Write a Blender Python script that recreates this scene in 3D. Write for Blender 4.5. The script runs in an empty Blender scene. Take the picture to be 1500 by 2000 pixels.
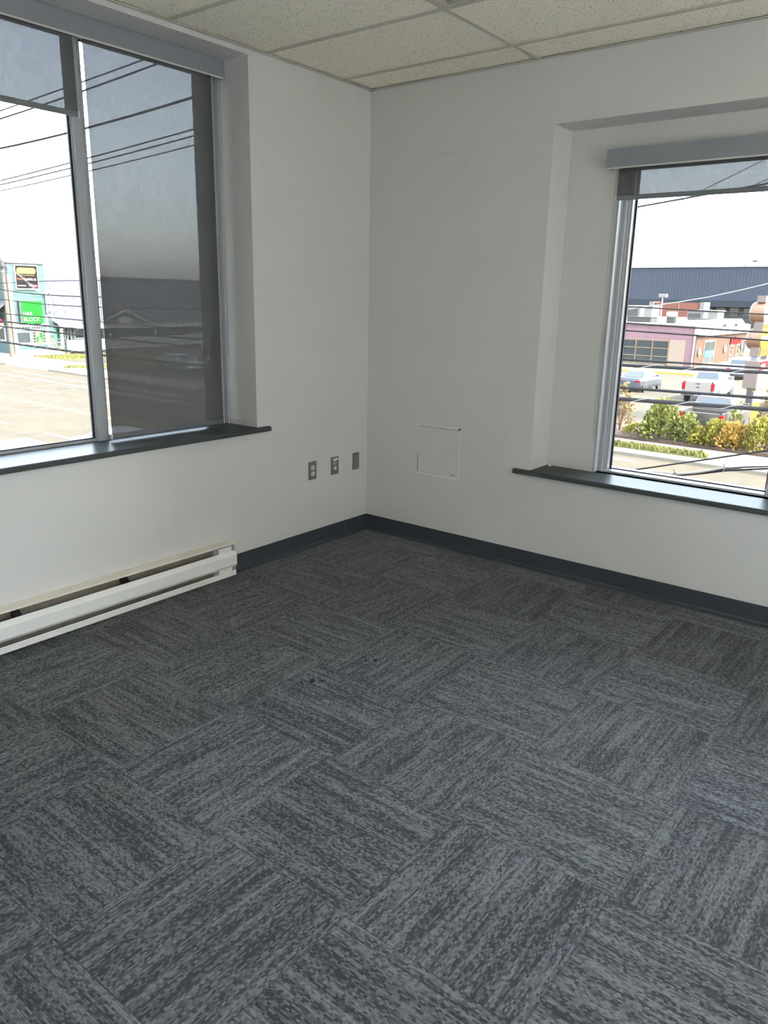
import bpy, bmesh, math, random
from mathutils import Vector, Matrix
S = bpy.context.scene
COL = S.collection
PI = math.pi
random.seed(7)

# ------------------------------------------------------------------ camera
cam_d = bpy.data.cameras.new('camera')
cam = bpy.data.objects.new('camera', cam_d)
COL.objects.link(cam)
yaw, pitch, roll = 0.660481585, -0.270406745, 0.0192826399
fw = Vector((math.cos(pitch)*math.cos(yaw), math.cos(pitch)*math.sin(yaw), math.sin(pitch)))
rt = Vector((math.sin(yaw), -math.cos(yaw), 0))
up = rt.cross(fw)
r2 = math.cos(roll)*rt + math.sin(roll)*up
u2 = -math.sin(roll)*rt + math.cos(roll)*up
Mx = Matrix((r2, u2, -fw)).transposed().to_4x4()
Mx.translation = (-3.97813, -3.24866, 1.54033)
cam.matrix_world = Mx
cam_d.sensor_fit = 'VERTICAL'
cam_d.sensor_height = 24.0
cam_d.lens = 24.0*1505.337/2000.0
cam_d.clip_start = 0.05
cam_d.clip_end = 2000
S.camera = cam

# ------------------------------------------------------------------ light
SUN_DIR = Vector((0.10, -1.0, 0.95)).normalized()      # towards the sun
W = bpy.data.worlds.new('sky'); S.world = W
W.use_nodes = True
nt = W.node_tree
nt.nodes.clear()
sky = nt.nodes.new('ShaderNodeTexSky')
sky.sky_type = 'NISHITA'
sky.sun_disc = False
sky.sun_elevation = math.asin(SUN_DIR.z)
sky.sun_rotation = math.atan2(SUN_DIR.x, SUN_DIR.y)
sky.altitude = 50
sky.air_density = 1.0
sky.dust_density = 3.0
sky.ozone_density = 1.0
bg = nt.nodes.new('ShaderNodeBackground')
bg.inputs['Strength'].default_value = 2.2
ow = nt.nodes.new('ShaderNodeOutputWorld')
hsv = nt.nodes.new('ShaderNodeHueSaturation')
hsv.inputs['Saturation'].default_value = 0.55
nt.links.new(sky.outputs[0], hsv.inputs['Color'])
wb = nt.nodes.new('ShaderNodeMix')
wb.data_type = 'RGBA'; wb.blend_type = 'MULTIPLY'
wb.inputs[0].default_value = 1.0
wb.inputs[7].default_value = (1.03, 0.99, 1.0, 1)
nt.links.new(hsv.outputs[0], wb.inputs[6])
nt.links.new(wb.outputs[2], bg.inputs[0])
nt.links.new(bg.outputs[0], ow.inputs[0])
sd = bpy.data.lights.new('sun', 'SUN')
sd.energy = 7.0
sd.angle = 0.009
sd.color = (1.0, 0.93, 0.82)
so = bpy.data.objects.new('sun', sd)
COL.objects.link(so)
so.rotation_euler = SUN_DIR.to_track_quat('Z', 'Y').to_euler()
so.location = (10, -30, 40)

S.view_settings.view_transform = 'Standard'
S.view_settings.look = 'None'
S.view_settings.gamma = 1
S.view_settings.use_curve_mapping = False
S.view_settings.exposure = 0.95
S.cycles.use_denoising = True
S.cycles.max_bounces = 12
S.cycles.diffuse_bounces = 7
S.cycles.transparent_max_bounces = 24
S.cycles.sample_clamp_indirect = 6.0

# ------------------------------------------------------------------ materials
ALB = 1.0; SPEC = 0.5
def srgb(c):
    return tuple(ALB*(x/12.92 if x <= 0.04045 else ((x+0.055)/1.055)**2.4) for x in (v/255.0 for v in c))
class NT:
    def __init__(s, m):
        s.t = m.node_tree; s.n = s.t.nodes; s.l = s.t.links
    def new(s, k, **kw):
        n = s.n.new(k)
        for a, b in kw.items(): setattr(n, a, b)
        return n
    def put(s, sock, v):
        if hasattr(v, 'is_linked') or hasattr(v, 'links'): s.l.new(v, sock)
        else: sock.default_value = v
    def math(s, op, a, b=None, c=None):
        n = s.new('ShaderNodeMath', operation=op)
        s.put(n.inputs[0], a)
        if b is not None: s.put(n.inputs[1], b)
        if c is not None: s.put(n.inputs[2], c)
        return n.outputs[0]
    def mix(s, f, a, b, mode='MIX'):
        n = s.new('ShaderNodeMix', data_type='RGBA', blend_type=mode)
        s.put(n.inputs[0], f)
        for sock, v in ((n.inputs[6], a), (n.inputs[7], b)):
            if isinstance(v, tuple) and len(v) == 3: v = v+(1,)
            s.put(sock, v)
        return n.outputs[2]
    def xyz(s, x, y, z):
        n = s.new('ShaderNodeCombineXYZ')
        s.put(n.inputs[0], x); s.put(n.inputs[1], y); s.put(n.inputs[2], z)
        return n.outputs[0]
    def pos(s):
        n = s.new('ShaderNodeSeparateXYZ')
        s.l.new(s.new('ShaderNodeNewGeometry').outputs['Position'], n.inputs[0])
        return n.outputs
    def obj(s):
        n = s.new('ShaderNodeSeparateXYZ')
        s.l.new(s.new('ShaderNodeTexCoord').outputs['Object'], n.inputs[0])
        return n.outputs
    def noise(s, vec, scale, detail=2.0, rough=0.5):
        n = s.new('ShaderNodeTexNoise')
        if vec is not None: s.l.new(vec, n.inputs['Vector'])
        n.inputs['Scale'].default_value = scale
        n.inputs['Detail'].default_value = detail
        n.inputs['Roughness'].default_value = rough
        return n.outputs[0]
    def ramp(s, f, a, b):
        n = s.new('ShaderNodeMapRange')
        s.put(n.inputs[0], f)
        n.inputs[1].default_value = a; n.inputs[2].default_value = b
        return n.outputs[0]
    def bump(s, h, strength, dist):
        n = s.new('ShaderNodeBump')
        n.inputs['Strength'].default_value = strength
        n.inputs['Distance'].default_value = dist
        s.l.new(h, n.inputs['Height'])
        return n.outputs[0]
def mat(name, col=(0.8, 0.8, 0.8), rough=0.6, metal=0.0, spec=None, lin=False):
    m = bpy.data.materials.new(name); m.use_nodes = True
    b = m.node_tree.nodes['Principled BSDF']
    c = col if lin else srgb(col)
    b.inputs['Base Color'].default_value = c+(1,)
    b.inputs['Roughness'].default_value = rough
    b.inputs['Metallic'].default_value = metal
    b.inputs['Specular IOR Level'].default_value = SPEC if spec is None else spec
    return m
def speck(name, col, amount=0.12, scale=30, rough=0.7, spec=0.4, bump=0.0, metal=0.0, detail=4):
    """a base colour with soft mottling"""
    m = mat(name, col, rough, metal, spec)
    t = NT(m); b = t.n['Principled BSDF']
    c = srgb(col)
    f = t.noise(t.new('ShaderNodeTexCoord').outputs['Object'], scale, detail)
    lo = tuple(x*(1-amount) for x in c); hi = tuple(min(1, x*(1+amount)) for x in c)
    t.l.new(t.mix(t.ramp(f, 0.3, 0.7), lo, hi), b.inputs['Base Color'])
    if bump: t.l.new(t.bump(f, bump, 0.01), b.inputs['Normal'])
    return m
def bands(name, col, line, pitch, axis=2, width=0.14, rough=0.7, col2=None):
    """horizontal boards / ribs: line colour every pitch metres along an axis"""
    m = mat(name, col, rough)
    t = NT(m); b = t.n['Principled BSDF']
    p = t.pos()[axis]
    f = t.math('FRACT', t.math('DIVIDE', p, pitch))
    k = t.math('LESS_THAN', f, width)
    nz = t.ramp(t.noise(t.new('ShaderNodeNewGeometry').outputs['Position'], 1.5, 4), 0.3, 0.7)
    base = t.mix(nz, tuple(x*0.93 for x in srgb(col)), tuple(min(1, x*1.05) for x in srgb(col)))
    t.l.new(t.mix(k, base, srgb(line)), b.inputs['Base Color'])
    return m
def bricks(name, c1, c2, mortar, sx=0.22, sz=0.075, rough=0.85):
    m = mat(name, c1, rough)
    t = NT(m); b = t.n['Principled BSDF']
    p = t.pos()
    u = t.math('ADD', p[0], p[1])
    n = t.new('ShaderNodeTexBrick')
    t.l.new(t.xyz(u, p[2], 0.0), n.inputs['Vector'])
    n.inputs['Color1'].default_value = srgb(c1)+(1,)
    n.inputs['Color2'].default_value = srgb(c2)+(1,)
    n.inputs['Mortar'].default_value = srgb(mortar)+(1,)
    n.inputs['Scale'].default_value = 1.0
    n.inputs['Brick Width'].default_value = sx
    n.inputs['Row Height'].default_value = sz
    n.inputs['Mortar Size'].default_value = 0.008
    t.l.new(n.outputs[0], b.inputs['Base Color'])
    return m

def carpet_mat():
    m = mat('carpet_tiles', (80, 84, 90), 0.82, 0, 0.20)
    t = NT(m); b = t.n['Principled BSDF']
    p = t.pos()
    P, X0, Y0 = 0.508, -2.226, -2.180
    u = t.math('DIVIDE', t.math('SUBTRACT', p[0], X0), P)
    v = t.math('DIVIDE', t.math('SUBTRACT', p[1], Y0), P)
    i = t.math('FLOOR', u); j = t.math('FLOOR', v)
    par = t.math('FLOORED_MODULO', t.math('ADD', i, j), 2.0)
    along = t.math('ADD', t.math('MULTIPLY', p[0], t.math('SUBTRACT', 1.0, par)), t.math('MULTIPLY', p[1], par))
    across = t.math('ADD', t.math('MULTIPLY', p[1], t.math('SUBTRACT', 1.0, par)), t.math('MULTIPLY', p[0], par))
    wn = t.new('ShaderNodeTexWhiteNoise', noise_dimensions='2D')
    t.l.new(t.xyz(i, j, 0.0), wn.inputs['Vector'])
    rnd = wn.outputs['Value']
    off = t.math('MULTIPLY', rnd, 57.0)
    # long wandering streaks
    wob = t.noise(t.xyz(t.math('MULTIPLY', along, 9.0), t.math('MULTIPLY', across, 9.0), off), 1.0, 2)
    ac2 = t.math('ADD', across, t.math('MULTIPLY', wob, 0.012))
    ac3 = t.math('ADD', across, t.math('MULTIPLY', wob, 0.004))
    # yarn loops in 4 mm rows
    row = t.math('DIVIDE', across, 0.0052)
    ri = t.math('FLOOR', row)
    acq = t.math('ADD', t.math('MULTIPLY', t.math('ADD', ri, 0.5), 0.0052), t.math('MULTIPLY', wob, 0.006))
    st = t.noise(t.xyz(t.math('MULTIPLY', along, 4.5), t.math('MULTIPLY', acq, 120.0), off), 1.0, 2, 0.5)
    st2 = t.noise(t.xyz(t.math('MULTIPLY', along, 2.6), t.math('MULTIPLY', ac2, 34.0), t.math('ADD', off, 9.0)), 1.0, 2, 0.5)
    lp = t.new('ShaderNodeTexWhiteNoise', noise_dimensions='2D')
    t.l.new(t.xyz(ri, t.math('FLOOR', t.math('DIVIDE', t.math('ADD', along, t.math('MULTIPLY', t.math('SINE', t.math('MULTIPLY', ri, 12.9)), 0.4)), 0.0095)), 0.0), lp.inputs['Vector'])
    loop = lp.outputs['Value']
    ridge = t.math('SUBTRACT', 1.0, t.math('MULTIPLY', t.math('ABSOLUTE', t.math('SUBTRACT', t.math('FRACT', row), 0.5)), 2.0))
    s = t.math('ADD', t.math('MULTIPLY', st, 0.50), t.math('MULTIPLY', st2, 0.50))
    s = t.math('ADD', s, t.math('MULTIPLY', t.math('SUBTRACT', loop, 0.5), 0.26))
    light = t.ramp(s, 0.38, 0.68)
    tint = t.noise(t.xyz(t.math('MULTIPLY', p[0], 1.3), t.math('MULTIPLY', p[1], 1.3), off), 1.0, 2)
    dark = t.mix(t.ramp(tint, 0.35, 0.65), CARPET_D1, CARPET_D2)
    lite = t.mix(t.ramp(tint, 0.35, 0.65), CARPET_L1, CARPET_L2)
    c = t.mix(light, dark, lite)
    c = t.mix(t.math('MULTIPLY', t.math('SUBTRACT', 1.0, ridge), 0.35), c, (0.02, 0.02, 0.022))
    fu = t.math('ABSOLUTE', t.math('SUBTRACT', t.math('FRACT', u), 0.5))
    fv = t.math('ABSOLUTE', t.math('SUBTRACT', t.math('FRACT', v), 0.5))
    seam = t.math('GREATER_THAN', t.math('MAXIMUM', fu, fv), 0.4965)
    c = t.mix(t.math('MULTIPLY', seam, 0.45), c, (0.015, 0.016, 0.018))
    t.l.new(c, b.inputs['Base Color'])
    b.inputs['Sheen Weight'].default_value = 0.42
    b.inputs['Sheen Roughness'].default_value = 0.30
    b.inputs['Sheen Tint'].default_value = (0.92, 0.98, 1.0, 1)
    t.l.new(t.bump(t.math('MULTIPLY', ridge, loop), 0.35, 0.003), b.inputs['Normal'])
    return m
CARPET_D1 = (0.023, 0.0255, 0.029); CARPET_D2 = (0.027, 0.0285, 0.027)
CARPET_L1 = (0.146, 0.156, 0.157); CARPET_L2 = (0.150, 0.155, 0.150)

def ceiling_mat():
    m = mat('mineral_ceiling_tile', (226, 222, 210), 0.95, 0, 0.1)
    t = NT(m); b = t.n['Principled BSDF']
    p = t.new('ShaderNodeNewGeometry').outputs['Position']
    a = t.noise(p, 95.0, 3, 0.6)
    v = t.new('ShaderNodeTexVoronoi'); t.l.new(p, v.inputs['Vector']); v.inputs['Scale'].default_value = 75.0
    pit = t.math('MULTIPLY', t.math('LESS_THAN', v.outputs['Distance'], 0.26), t.math('GREATER_THAN', a, 0.545))
    fis = t.math('GREATER_THAN', t.noise(p, 150.0, 2, 0.5), 0.685)
    k = t.math('MAXIMUM', pit, fis)
    base = t.mix(t.ramp(a, 0.3, 0.7), srgb((247, 239, 220)), srgb((253, 247, 232)))
    t.l.new(t.mix(t.math('MULTIPLY', k, 0.92), base, srgb((126, 118, 104))), b.inputs['Base Color'])
    t.l.new(t.bump(t.math('SUBTRACT', 1.0, k), 0.4, 0.002), b.inputs['Normal'])
    return m

def glass_mat(name, tint=(0.93, 0.96, 0.95)):
    m = bpy.data.materials.new(name); m.use_nodes = True
    t = NT(m); t.n.clear()
    o = t.new('ShaderNodeOutputMaterial')
    tr = t.new('ShaderNodeBsdfTransparent'); tr.inputs[0].default_value = tint+(1,)
    gl = t.new('ShaderNodeBsdfGlossy'); gl.inputs['Roughness'].default_value = 0.02
    fr = t.new('ShaderNodeFresnel'); fr.inputs[0].default_value = 1.45
    mx = t.new('ShaderNodeMixShader')
    t.l.new(fr.outputs[0], mx.inputs[0]); t.l.new(tr.outputs[0], mx.inputs[1]); t.l.new(gl.outputs[0], mx.inputs[2])
    t.l.new(mx.outputs[0], o.inputs[0])
    return m

def screen_mat(name, see, see2, body, trans, axis):
    """open-weave roller shade cloth: part of the light passes straight through, the yarn scatters the rest"""
    m = bpy.data.materials.new(name); m.use_nodes = True
    t = NT(m); t.n.clear()
    o = t.new('ShaderNodeOutputMaterial')
    p = t.pos()
    h = p[axis]
    v1 = t.noise(t.xyz(t.math('MULTIPLY', h, 260.0), t.math('MULTIPLY', p[2], 14.0), 0.0), 1.0, 3, 0.65)
    v2 = t.noise(t.xyz(t.math('MULTIPLY', h, 25.0), t.math('MULTIPLY', p[2], 330.0), 3.0), 1.0, 2, 0.6)
    f = t.ramp(t.math('ADD', t.math('MULTIPLY', v1, 0.62), t.math('MULTIPLY', v2, 0.38)), 0.30, 0.70)
    tr = t.new('ShaderNodeBsdfTransparent')
    t.l.new(t.mix(f, see, see2), tr.inputs[0])
    df = t.new('ShaderNodeBsdfDiffuse')
    t.l.new(t.mix(f, tuple(x*0.8 for x in body), body), df.inputs[0])
    tl = t.new('ShaderNodeBsdfTranslucent'); tl.inputs[0].default_value = trans+(1,)
    ad = t.new('ShaderNodeAddShader')
    ad2 = t.new('ShaderNodeAddShader')
    t.l.new(df.outputs[0], ad.inputs[0]); t.l.new(tl.outputs[0], ad.inputs[1])
    t.l.new(ad.outputs[0], ad2.inputs[0]); t.l.new(tr.outputs[0], ad2.inputs[1])
    t.l.new(ad2.outputs[0], o.inputs[0])
    return m

M = {}
M['wall'] = speck('wall_paint', (210, 210, 208), 0.012, 3, 0.55, 0.35)
M['ceiling'] = ceiling_mat()
M['grid'] = mat('ceiling_grid_steel', (196, 191, 178), 0.5, 0, 0.4)
M['angle'] = mat('wall_angle_steel', (190, 188, 180), 0.5, 0, 0.4)
M['carpet'] = carpet_mat()
M['base'] = speck('rubber_base', (60, 65, 72), 0.06, 12, 0.5, 0.4)
M['sill'] = speck('dark_laminate_sill', (74, 79, 79), 0.05, 40, 0.36, 0.04)
M['alu'] = mat('window_aluminium', (172, 177, 181), 0.32, 0.0, 0.5)
M['alu_dark'] = mat('window_aluminium_inner', (105, 112, 118), 0.4, 0.5, 0.5)
M['gasket'] = mat('black_gasket', (22, 24, 34), 0.6)
M['glass'] = glass_mat('window_glass')
M['fascia'] = mat('shade_fascia_metal', (142, 147, 153), 0.45, 0.0, 0.4)
M['lip_glint'] = mat('painted_lip_highlight', (208, 206, 200), 0.35, 0.0, 0.5)  # paler than the fascia: highlight along its lower lip put into the colour
M['hem'] = mat('shade_hem_metal', (120, 126, 130), 0.45, 0.3, 0.4)
M['bead'] = mat('bead_chain_plastic', (150, 152, 150), 0.35)
M['shade_l'] = screen_mat('shade_cloth_left', (0.010, 0.0101, 0.0103), (0.037, 0.0372, 0.0378), (0.110, 0.111, 0.114), (0.007, 0.007, 0.007), 0)
M['shade_r'] = screen_mat('shade_cloth_right', (0.011, 0.0111, 0.0113), (0.046, 0.0462, 0.047), (0.110, 0.112, 0.115), (0.007, 0.007, 0.007), 1)
def sheer(name, col, t_):
    m = bpy.data.materials.new(name); m.use_nodes = True
    t = NT(m); t.n.clear()
    o = t.new('ShaderNodeOutputMaterial'); a = t.new('ShaderNodeBsdfTranslucent'); d = t.new('ShaderNodeBsdfDiffuse'); mx = t.new('ShaderNodeMixShader')
    a.inputs[0].default_value = col+(1,); d.inputs[0].default_value = col+(1,); mx.inputs[0].default_value = t_
    t.l.new(d.outputs[0], mx.inputs[1]); t.l.new(a.outputs[0], mx.inputs[2]); t.l.new(mx.outputs[0], o.inputs[0])
    return m
M['shade_fill'] = sheer('fill_shade_cloth', (0.84, 0.84, 0.83), 0.30)  # translucent cloth of the added fill window
M['heater'] = speck('heater_enamel', (232, 233, 230), 0.03, 9, 0.4, 0.45)
M['heater_top'] = speck('heater_enamel_top', (222, 216, 204), 0.03, 9, 0.45, 0.4)
M['heater_in'] = speck('heater_dusty_reflector', (128, 122, 110), 0.15, 25, 0.7)
M['black'] = mat('black_plastic', (24, 24, 26), 0.5)
M['plate'] = mat('grey_faceplate', (126, 127, 124), 0.38, 0.35, 0.5)
M['ivory'] = mat('ivory_plastic', (214, 208, 190), 0.4)
M['white_pl'] = mat('white_plastic', (232, 232, 230), 0.4)
M['panel'] = speck('painted_panel', (210, 210, 208), 0.012, 5, 0.5, 0.35)
M['louver'] = mat('fixture_louver', (150, 152, 152), 0.25, 0.8)
M['slot'] = mat('dark_slot', (38, 38, 38), 0.8)
M['panel_lit'] = mat('lit_panel_trim', (224, 224, 222), 0.45)  # paler than the door: lit edges painted into the trim colour
M['crack'] = mat('hairline_crack', (120, 120, 112), 0.8)
M['chip'] = mat('black_debris', (10, 10, 10), 0.8)

# ------------------------------------------------------------------ mesh helpers
class MB:
    def __init__(s): s.b = bmesh.new()
    def quad(s, *pts):
        vs = [s.b.verts.new(p) for p in pts]
        return s.b.faces.new(vs)
    def box(s, x0, x1, y0, y1, z0, z1):
        vs = [s.b.verts.new((x, y, z)) for x in (x0, x1) for y in (y0, y1) for z in (z0, z1)]
        for f in ((0, 1, 3, 2), (4, 6, 7, 5), (0, 4, 5, 1), (2, 3, 7, 6), (0, 2, 6, 4), (1, 5, 7, 3)):
            s.b.faces.new([vs[k] for k in f])
        return s
    def prism(s, pts, vec):
        """extrude a closed polygon (3D points) along vec"""
        a = [s.b.verts.new(p) for p in pts]
        b = [s.b.verts.new(Vector(p)+Vector(vec)) for p in pts]
        n = len(pts)
        s.b.faces.new(list(reversed(a))); s.b.faces.new(b)
        for i in range(n):
            s.b.faces.new((a[i], a[(i+1) % n], b[(i+1) % n], b[i]))
        return s
    def loft(s, rings, cap=True, closed=True):
        R = [[s.b.verts.new(p) for p in r] for r in rings]
        n = len(R[0])
        for q in range(len(R)-1):
            for i in range(n if closed else n-1):
                s.b.faces.new((R[q][i], R[q][(i+1) % n], R[q+1][(i+1) % n], R[q+1][i]))
        if cap and closed:
            s.b.faces.new(list(reversed(R[0]))); s.b.faces.new(R[-1])
        return s
    def tube(s, pts, r, n=8, cap=True):
        pts = [Vector(p) for p in pts]
        rings = []
        for i, p in enumerate(pts):
            d = (pts[min(i+1, len(pts)-1)]-pts[max(i-1, 0)]).normalized()
            a = d.orthogonal().normalized() if i == 0 else (pa - d*pa.dot(d)).normalized()
            pa = a
            c = d.cross(a)
            rr = r[i] if isinstance(r, (list, tuple)) else r
            rings.append([p+rr*(math.cos(2*PI*k/n)*a+math.sin(2*PI*k/n)*c) for k in range(n)])
        return s.loft(rings, cap)
    def disc(s, c, ax, r, h, n=24, bevel=0.0, ry=None):
        """short cylinder centred on c along ax"""
        ax = Vector(ax).normalized(); a = ax.orthogonal().normalized()
        if abs(ax.z) < 0.9: a = Vector((0, 0, 1)).cross(ax).normalized()
        d = ax.cross(a); ry = ry or r
        c = Vector(c)
        prof = [(-h/2, 1-bevel/r), (-h/2+bevel, 1), (h/2-bevel, 1), (h/2, 1-bevel/r)] if bevel else [(-h/2, 1), (h/2, 1)]
        rings = [[c+ax*t+k*(r*math.cos(2*PI*i/n)*a+ry*math.sin(2*PI*i/n)*d) for i in range(n)] for t, k in prof]
        return s.loft(rings)
    def ball(s, c, r, seg=8, ring=5):
        bmesh.ops.create_uvsphere(s.b, u_segments=seg, v_segments=ring, radius=r, matrix=Matrix.Translation(c))
        return s
    def xf(s, m):
        bmesh.ops.transform(s.b, matrix=m, verts=s.b.verts)
        return s
    def bev(s, w, seg=2):
        bmesh.ops.recalc_face_normals(s.b, faces=s.b.faces)
        es = [e for e in s.b.edges if len(e.link_faces) == 2 and e.calc_face_angle(0) > 0.35]
        bmesh.ops.bevel(s.b, geom=es, offset=w, segments=seg, profile=0.5, affect='EDGES', clamp_overlap=True)
        return s
    def sub(s, n=1):
        s.subn = n
        return s
    def build(s, name, m, parent=None, smooth=False, recalc=True, local=False):
        if parent is not None and not local:
            w = Matrix()
            q = parent
            while q is not None:
                w = Matrix.LocRotScale(q.location, q.rotation_euler, q.scale) @ w
                q = q.parent
            bmesh.ops.transform(s.b, matrix=w.inverted(), verts=s.b.verts)
        if recalc: bmesh.ops.recalc_face_normals(s.b, faces=s.b.faces)
        me = bpy.data.meshes.new(name)
        s.b.to_mesh(me); s.b.free()
        for x in (m if isinstance(m, (list, tuple)) else [m]): me.materials.append(x)
        if smooth:
            for p in me.polygons: p.use_smooth = True
        o = bpy.data.objects.new(name, me)
        COL.objects.link(o)
        if parent is not None: o.parent = parent
        return o
def tag(o, label=None, cat=None, group=None, kind=None):
    if label: o['label'] = label
    if cat: o['category'] = cat
    if group: o['group'] = group
    if kind: o['kind'] = kind
    return o
def thing(name, label, cat, loc=(0, 0, 0), rz=0.0, group=None, kind=None):
    o = bpy.data.objects.new(name, None)
    o.empty_display_size = 0.1
    COL.objects.link(o)
    o.location = loc; o.rotation_euler = (0, 0, rz)
    return tag(o, label, cat, group, kind)
def struct(name, mb, m, parent=None, **kw):
    o = mb.build(name, m, parent, **kw)
    if parent is None: o['kind'] = 'structure'
    return o
def dup(root, label=None, group=None):
    r = root.copy(); COL.objects.link(r)
    if label: r['label'] = label
    if group: r['group'] = group
    for ch in list(root.children):
        c = ch.copy(); COL.objects.link(c); c.parent = r
        for g in list(ch.children):
            d = g.copy(); COL.objects.link(d); d.parent = c
    return r
def text_mesh(txt, size, m, name, parent, loc, rot, depth=0.004, sx=1.0, align='LEFT'):
    cu = bpy.data.curves.new(name, 'FONT')
    cu.body = txt; cu.size = size; cu.extrude = depth; cu.align_x = align
    t = bpy.data.objects.new(name, cu)
    COL.objects.link(t)
    dg = bpy.context.evaluated_depsgraph_get()
    me = bpy.data.meshes.new_from_object(t.evaluated_get(dg))
    bpy.data.objects.remove(t)
    me.materials.clear(); me.materials.append(m)
    o = bpy.data.objects.new(name, me)
    COL.objects.link(o)
    o.parent = parent; o.location = loc; o.rotation_euler = rot; o.scale = (sx, 1, 1)
    return o

# ------------------------------------------------------------------ room shell
H = 2.743
XW, YS = -5.0, -4.95            # the two walls behind the camera
struct('floor', MB().box(XW, 0.4, YS, 0.4, -0.25, 0.0), M['carpet'])
# ceiling: lay-in panels around the light fixture
TX = [-0.277-0.600*k for k in range(-1, 11)]
TX = [min(x, 0.0) for x in TX]
TY = [0.0, -1.118, -2.337, -3.556, -4.775, YS]
cb = MB()
FX = (-1.478, -0.877, -2.337, -1.118)       # fixture bay
for i in range(len(TX)-1):
    for j in range(len(TY)-1):
        x1, x0, y1, y0 = TX[i], TX[i+1], TY[j], TY[j+1]
        if abs(x0-FX[0]) < 0.01 and abs(y1-FX[3]) < 0.01: continue
        cb.box(max(x0, XW), x1, y0, y1, H+0.001, H+0.02)
struct('ceiling', cb, M['ceiling'])
struct('trim_1', MB().box(XW, 0.4, YS, 0.4, H+0.45, H+0.6), M['wall'])      # deck above the suspended ceiling
gb = MB()
for x in TX[1:]: gb.box(x-0.012, x+0.012, YS, 0, H-0.006, H+0.03)
for y in TY[1:-1]: gb.box(XW, 0, y-0.012, y+0.012, H-0.0065, H+0.03)
struct('trim_2', gb, M['grid'])
ab = MB()
ab.box(XW, 0, -0.022, 0, H-0.008, H-0.004); ab.box(-0.022, 0, YS, 0, H-0.008, H-0.004)
struct('trim_3', ab, M['angle'])

# left wall with the wide window opening (x -4.3 .. -0.988)
LX0, LX1, LZ0, LZ1 = -4.30, -0.988, 0.790, 2.712
lw = MB()
lw.box(XW, 0.0, 0, 0.42, -0.25, LZ0)
lw.box(XW, 0.0, 0, 0.42, LZ1, H+0.45)
lw.box(LX1, 0.0, 0, 0.42, LZ0, LZ1)
lw.box(XW, LX0, 0, 0.42, LZ0, LZ1)
struct('wall_left', lw, M['wall'])
# right wall: 0.2 m deep recess, window opening smaller than the recess
RY0, RY1, RZ0, RZ1 = -4.75, -1.226, 0.566, 2.425
OY0, OY1, OZ0, OZ1 = -4.55, -1.515, 0.594, 2.290
rw = MB()
RD = 0.215
rw.box(0, RD, YS, 0.42, -0.25, RZ0)
rw.box(0, RD, YS, 0.42, RZ1, H+0.45)
rw.box(0, RD, RY1, 0.42, RZ0, RZ1)
rw.box(0, RD, YS, RY0, RZ0, RZ1)
rw.box(RD, 0.45, YS, 0.42, -0.25, OZ0)
rw.box(RD, 0.45, YS, 0.42, OZ1, H+0.45)
rw.box(RD, 0.45, OY1, 0.42, OZ0, OZ1)
rw.box(RD, 0.45, YS, OY0, OZ0, OZ1)
struct('wall_right', rw, M['wall'])
struct('wall_back', MB().box(XW-0.2, XW, YS-0.2, 0.42, -0.25, H+0.45), M['wall'])
WF = (-4.75, -0.45, 0.75, 2.45)            # added unseen window, its white shade down to spread sunlight as room fill
wf = MB()
wf.box(XW-0.2, 0.45, YS-0.2, YS, -0.25, WF[2]); wf.box(XW-0.2, 0.45, YS-0.2, YS, WF[3], H+0.45)
wf.box(XW-0.2, WF[0], YS-0.2, YS, WF[2], WF[3]); wf.box(WF[1], 0.45, YS-0.2, YS, WF[2], WF[3])
struct('wall_front', wf, M['wall'])
w3 = thing('fill_window', None, None, (-2.6, YS-0.1, WF[2]), kind='structure')  # invented window, lets soft daylight in from behind the camera
f3 = MB()
for x in (WF[0], -3.35, -1.9, WF[1]-0.05): f3.box(x, x+0.05, YS-0.16, YS-0.11, WF[2], WF[3])
f3.box(WF[0], WF[1], YS-0.16, YS-0.11, WF[2], WF[2]+0.05); f3.box(WF[0], WF[1], YS-0.16, YS-0.11, WF[3]-0.05, WF[3])
f3.build('window_frame', M['alu'], w3)
MB().box(WF[0], WF[1], YS-0.14, YS-0.134, WF[2], WF[3]).build('pane', M['glass'], w3)
q3 = MB(); q3.quad((WF[0], YS-0.05, WF[2]), (WF[1], YS-0.05, WF[2]), (WF[1], YS-0.05, WF[3]), (WF[0], YS-0.05, WF[3])); q3.build('fill_cloth', M['shade_fill'], w3)

# vinyl cove base
def cove(mb, a, b, n):
    """a->b run along the wall, n = direction into the room"""
    a, b, n = Vector(a), Vector(b), Vector(n)
    pr = [(0.0, 0.0), (0.0, 0.104), (0.003, 0.106), (0.0045, 0.104), (0.0045, 0.022), (0.009, 0.011), (0.024, 0.0055), (0.026, 0.0)]
    mb.prism([a+n*o+Vector((0, 0, z)) for o, z in pr], b-a)
c1 = MB(); cove(c1, (-1.20, 0, 0), (0, 0, 0), (0, -1, 0)); cove(c1, (XW, 0, 0), (-4.6, 0, 0), (0, -1, 0))
struct('baseboard_left', c1, M['base'])
c2 = MB(); cove(c2, (0, YS, 0), (0, 0, 0), (-1, 0, 0))
struct('baseboard_right', c2, M['base'])

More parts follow.
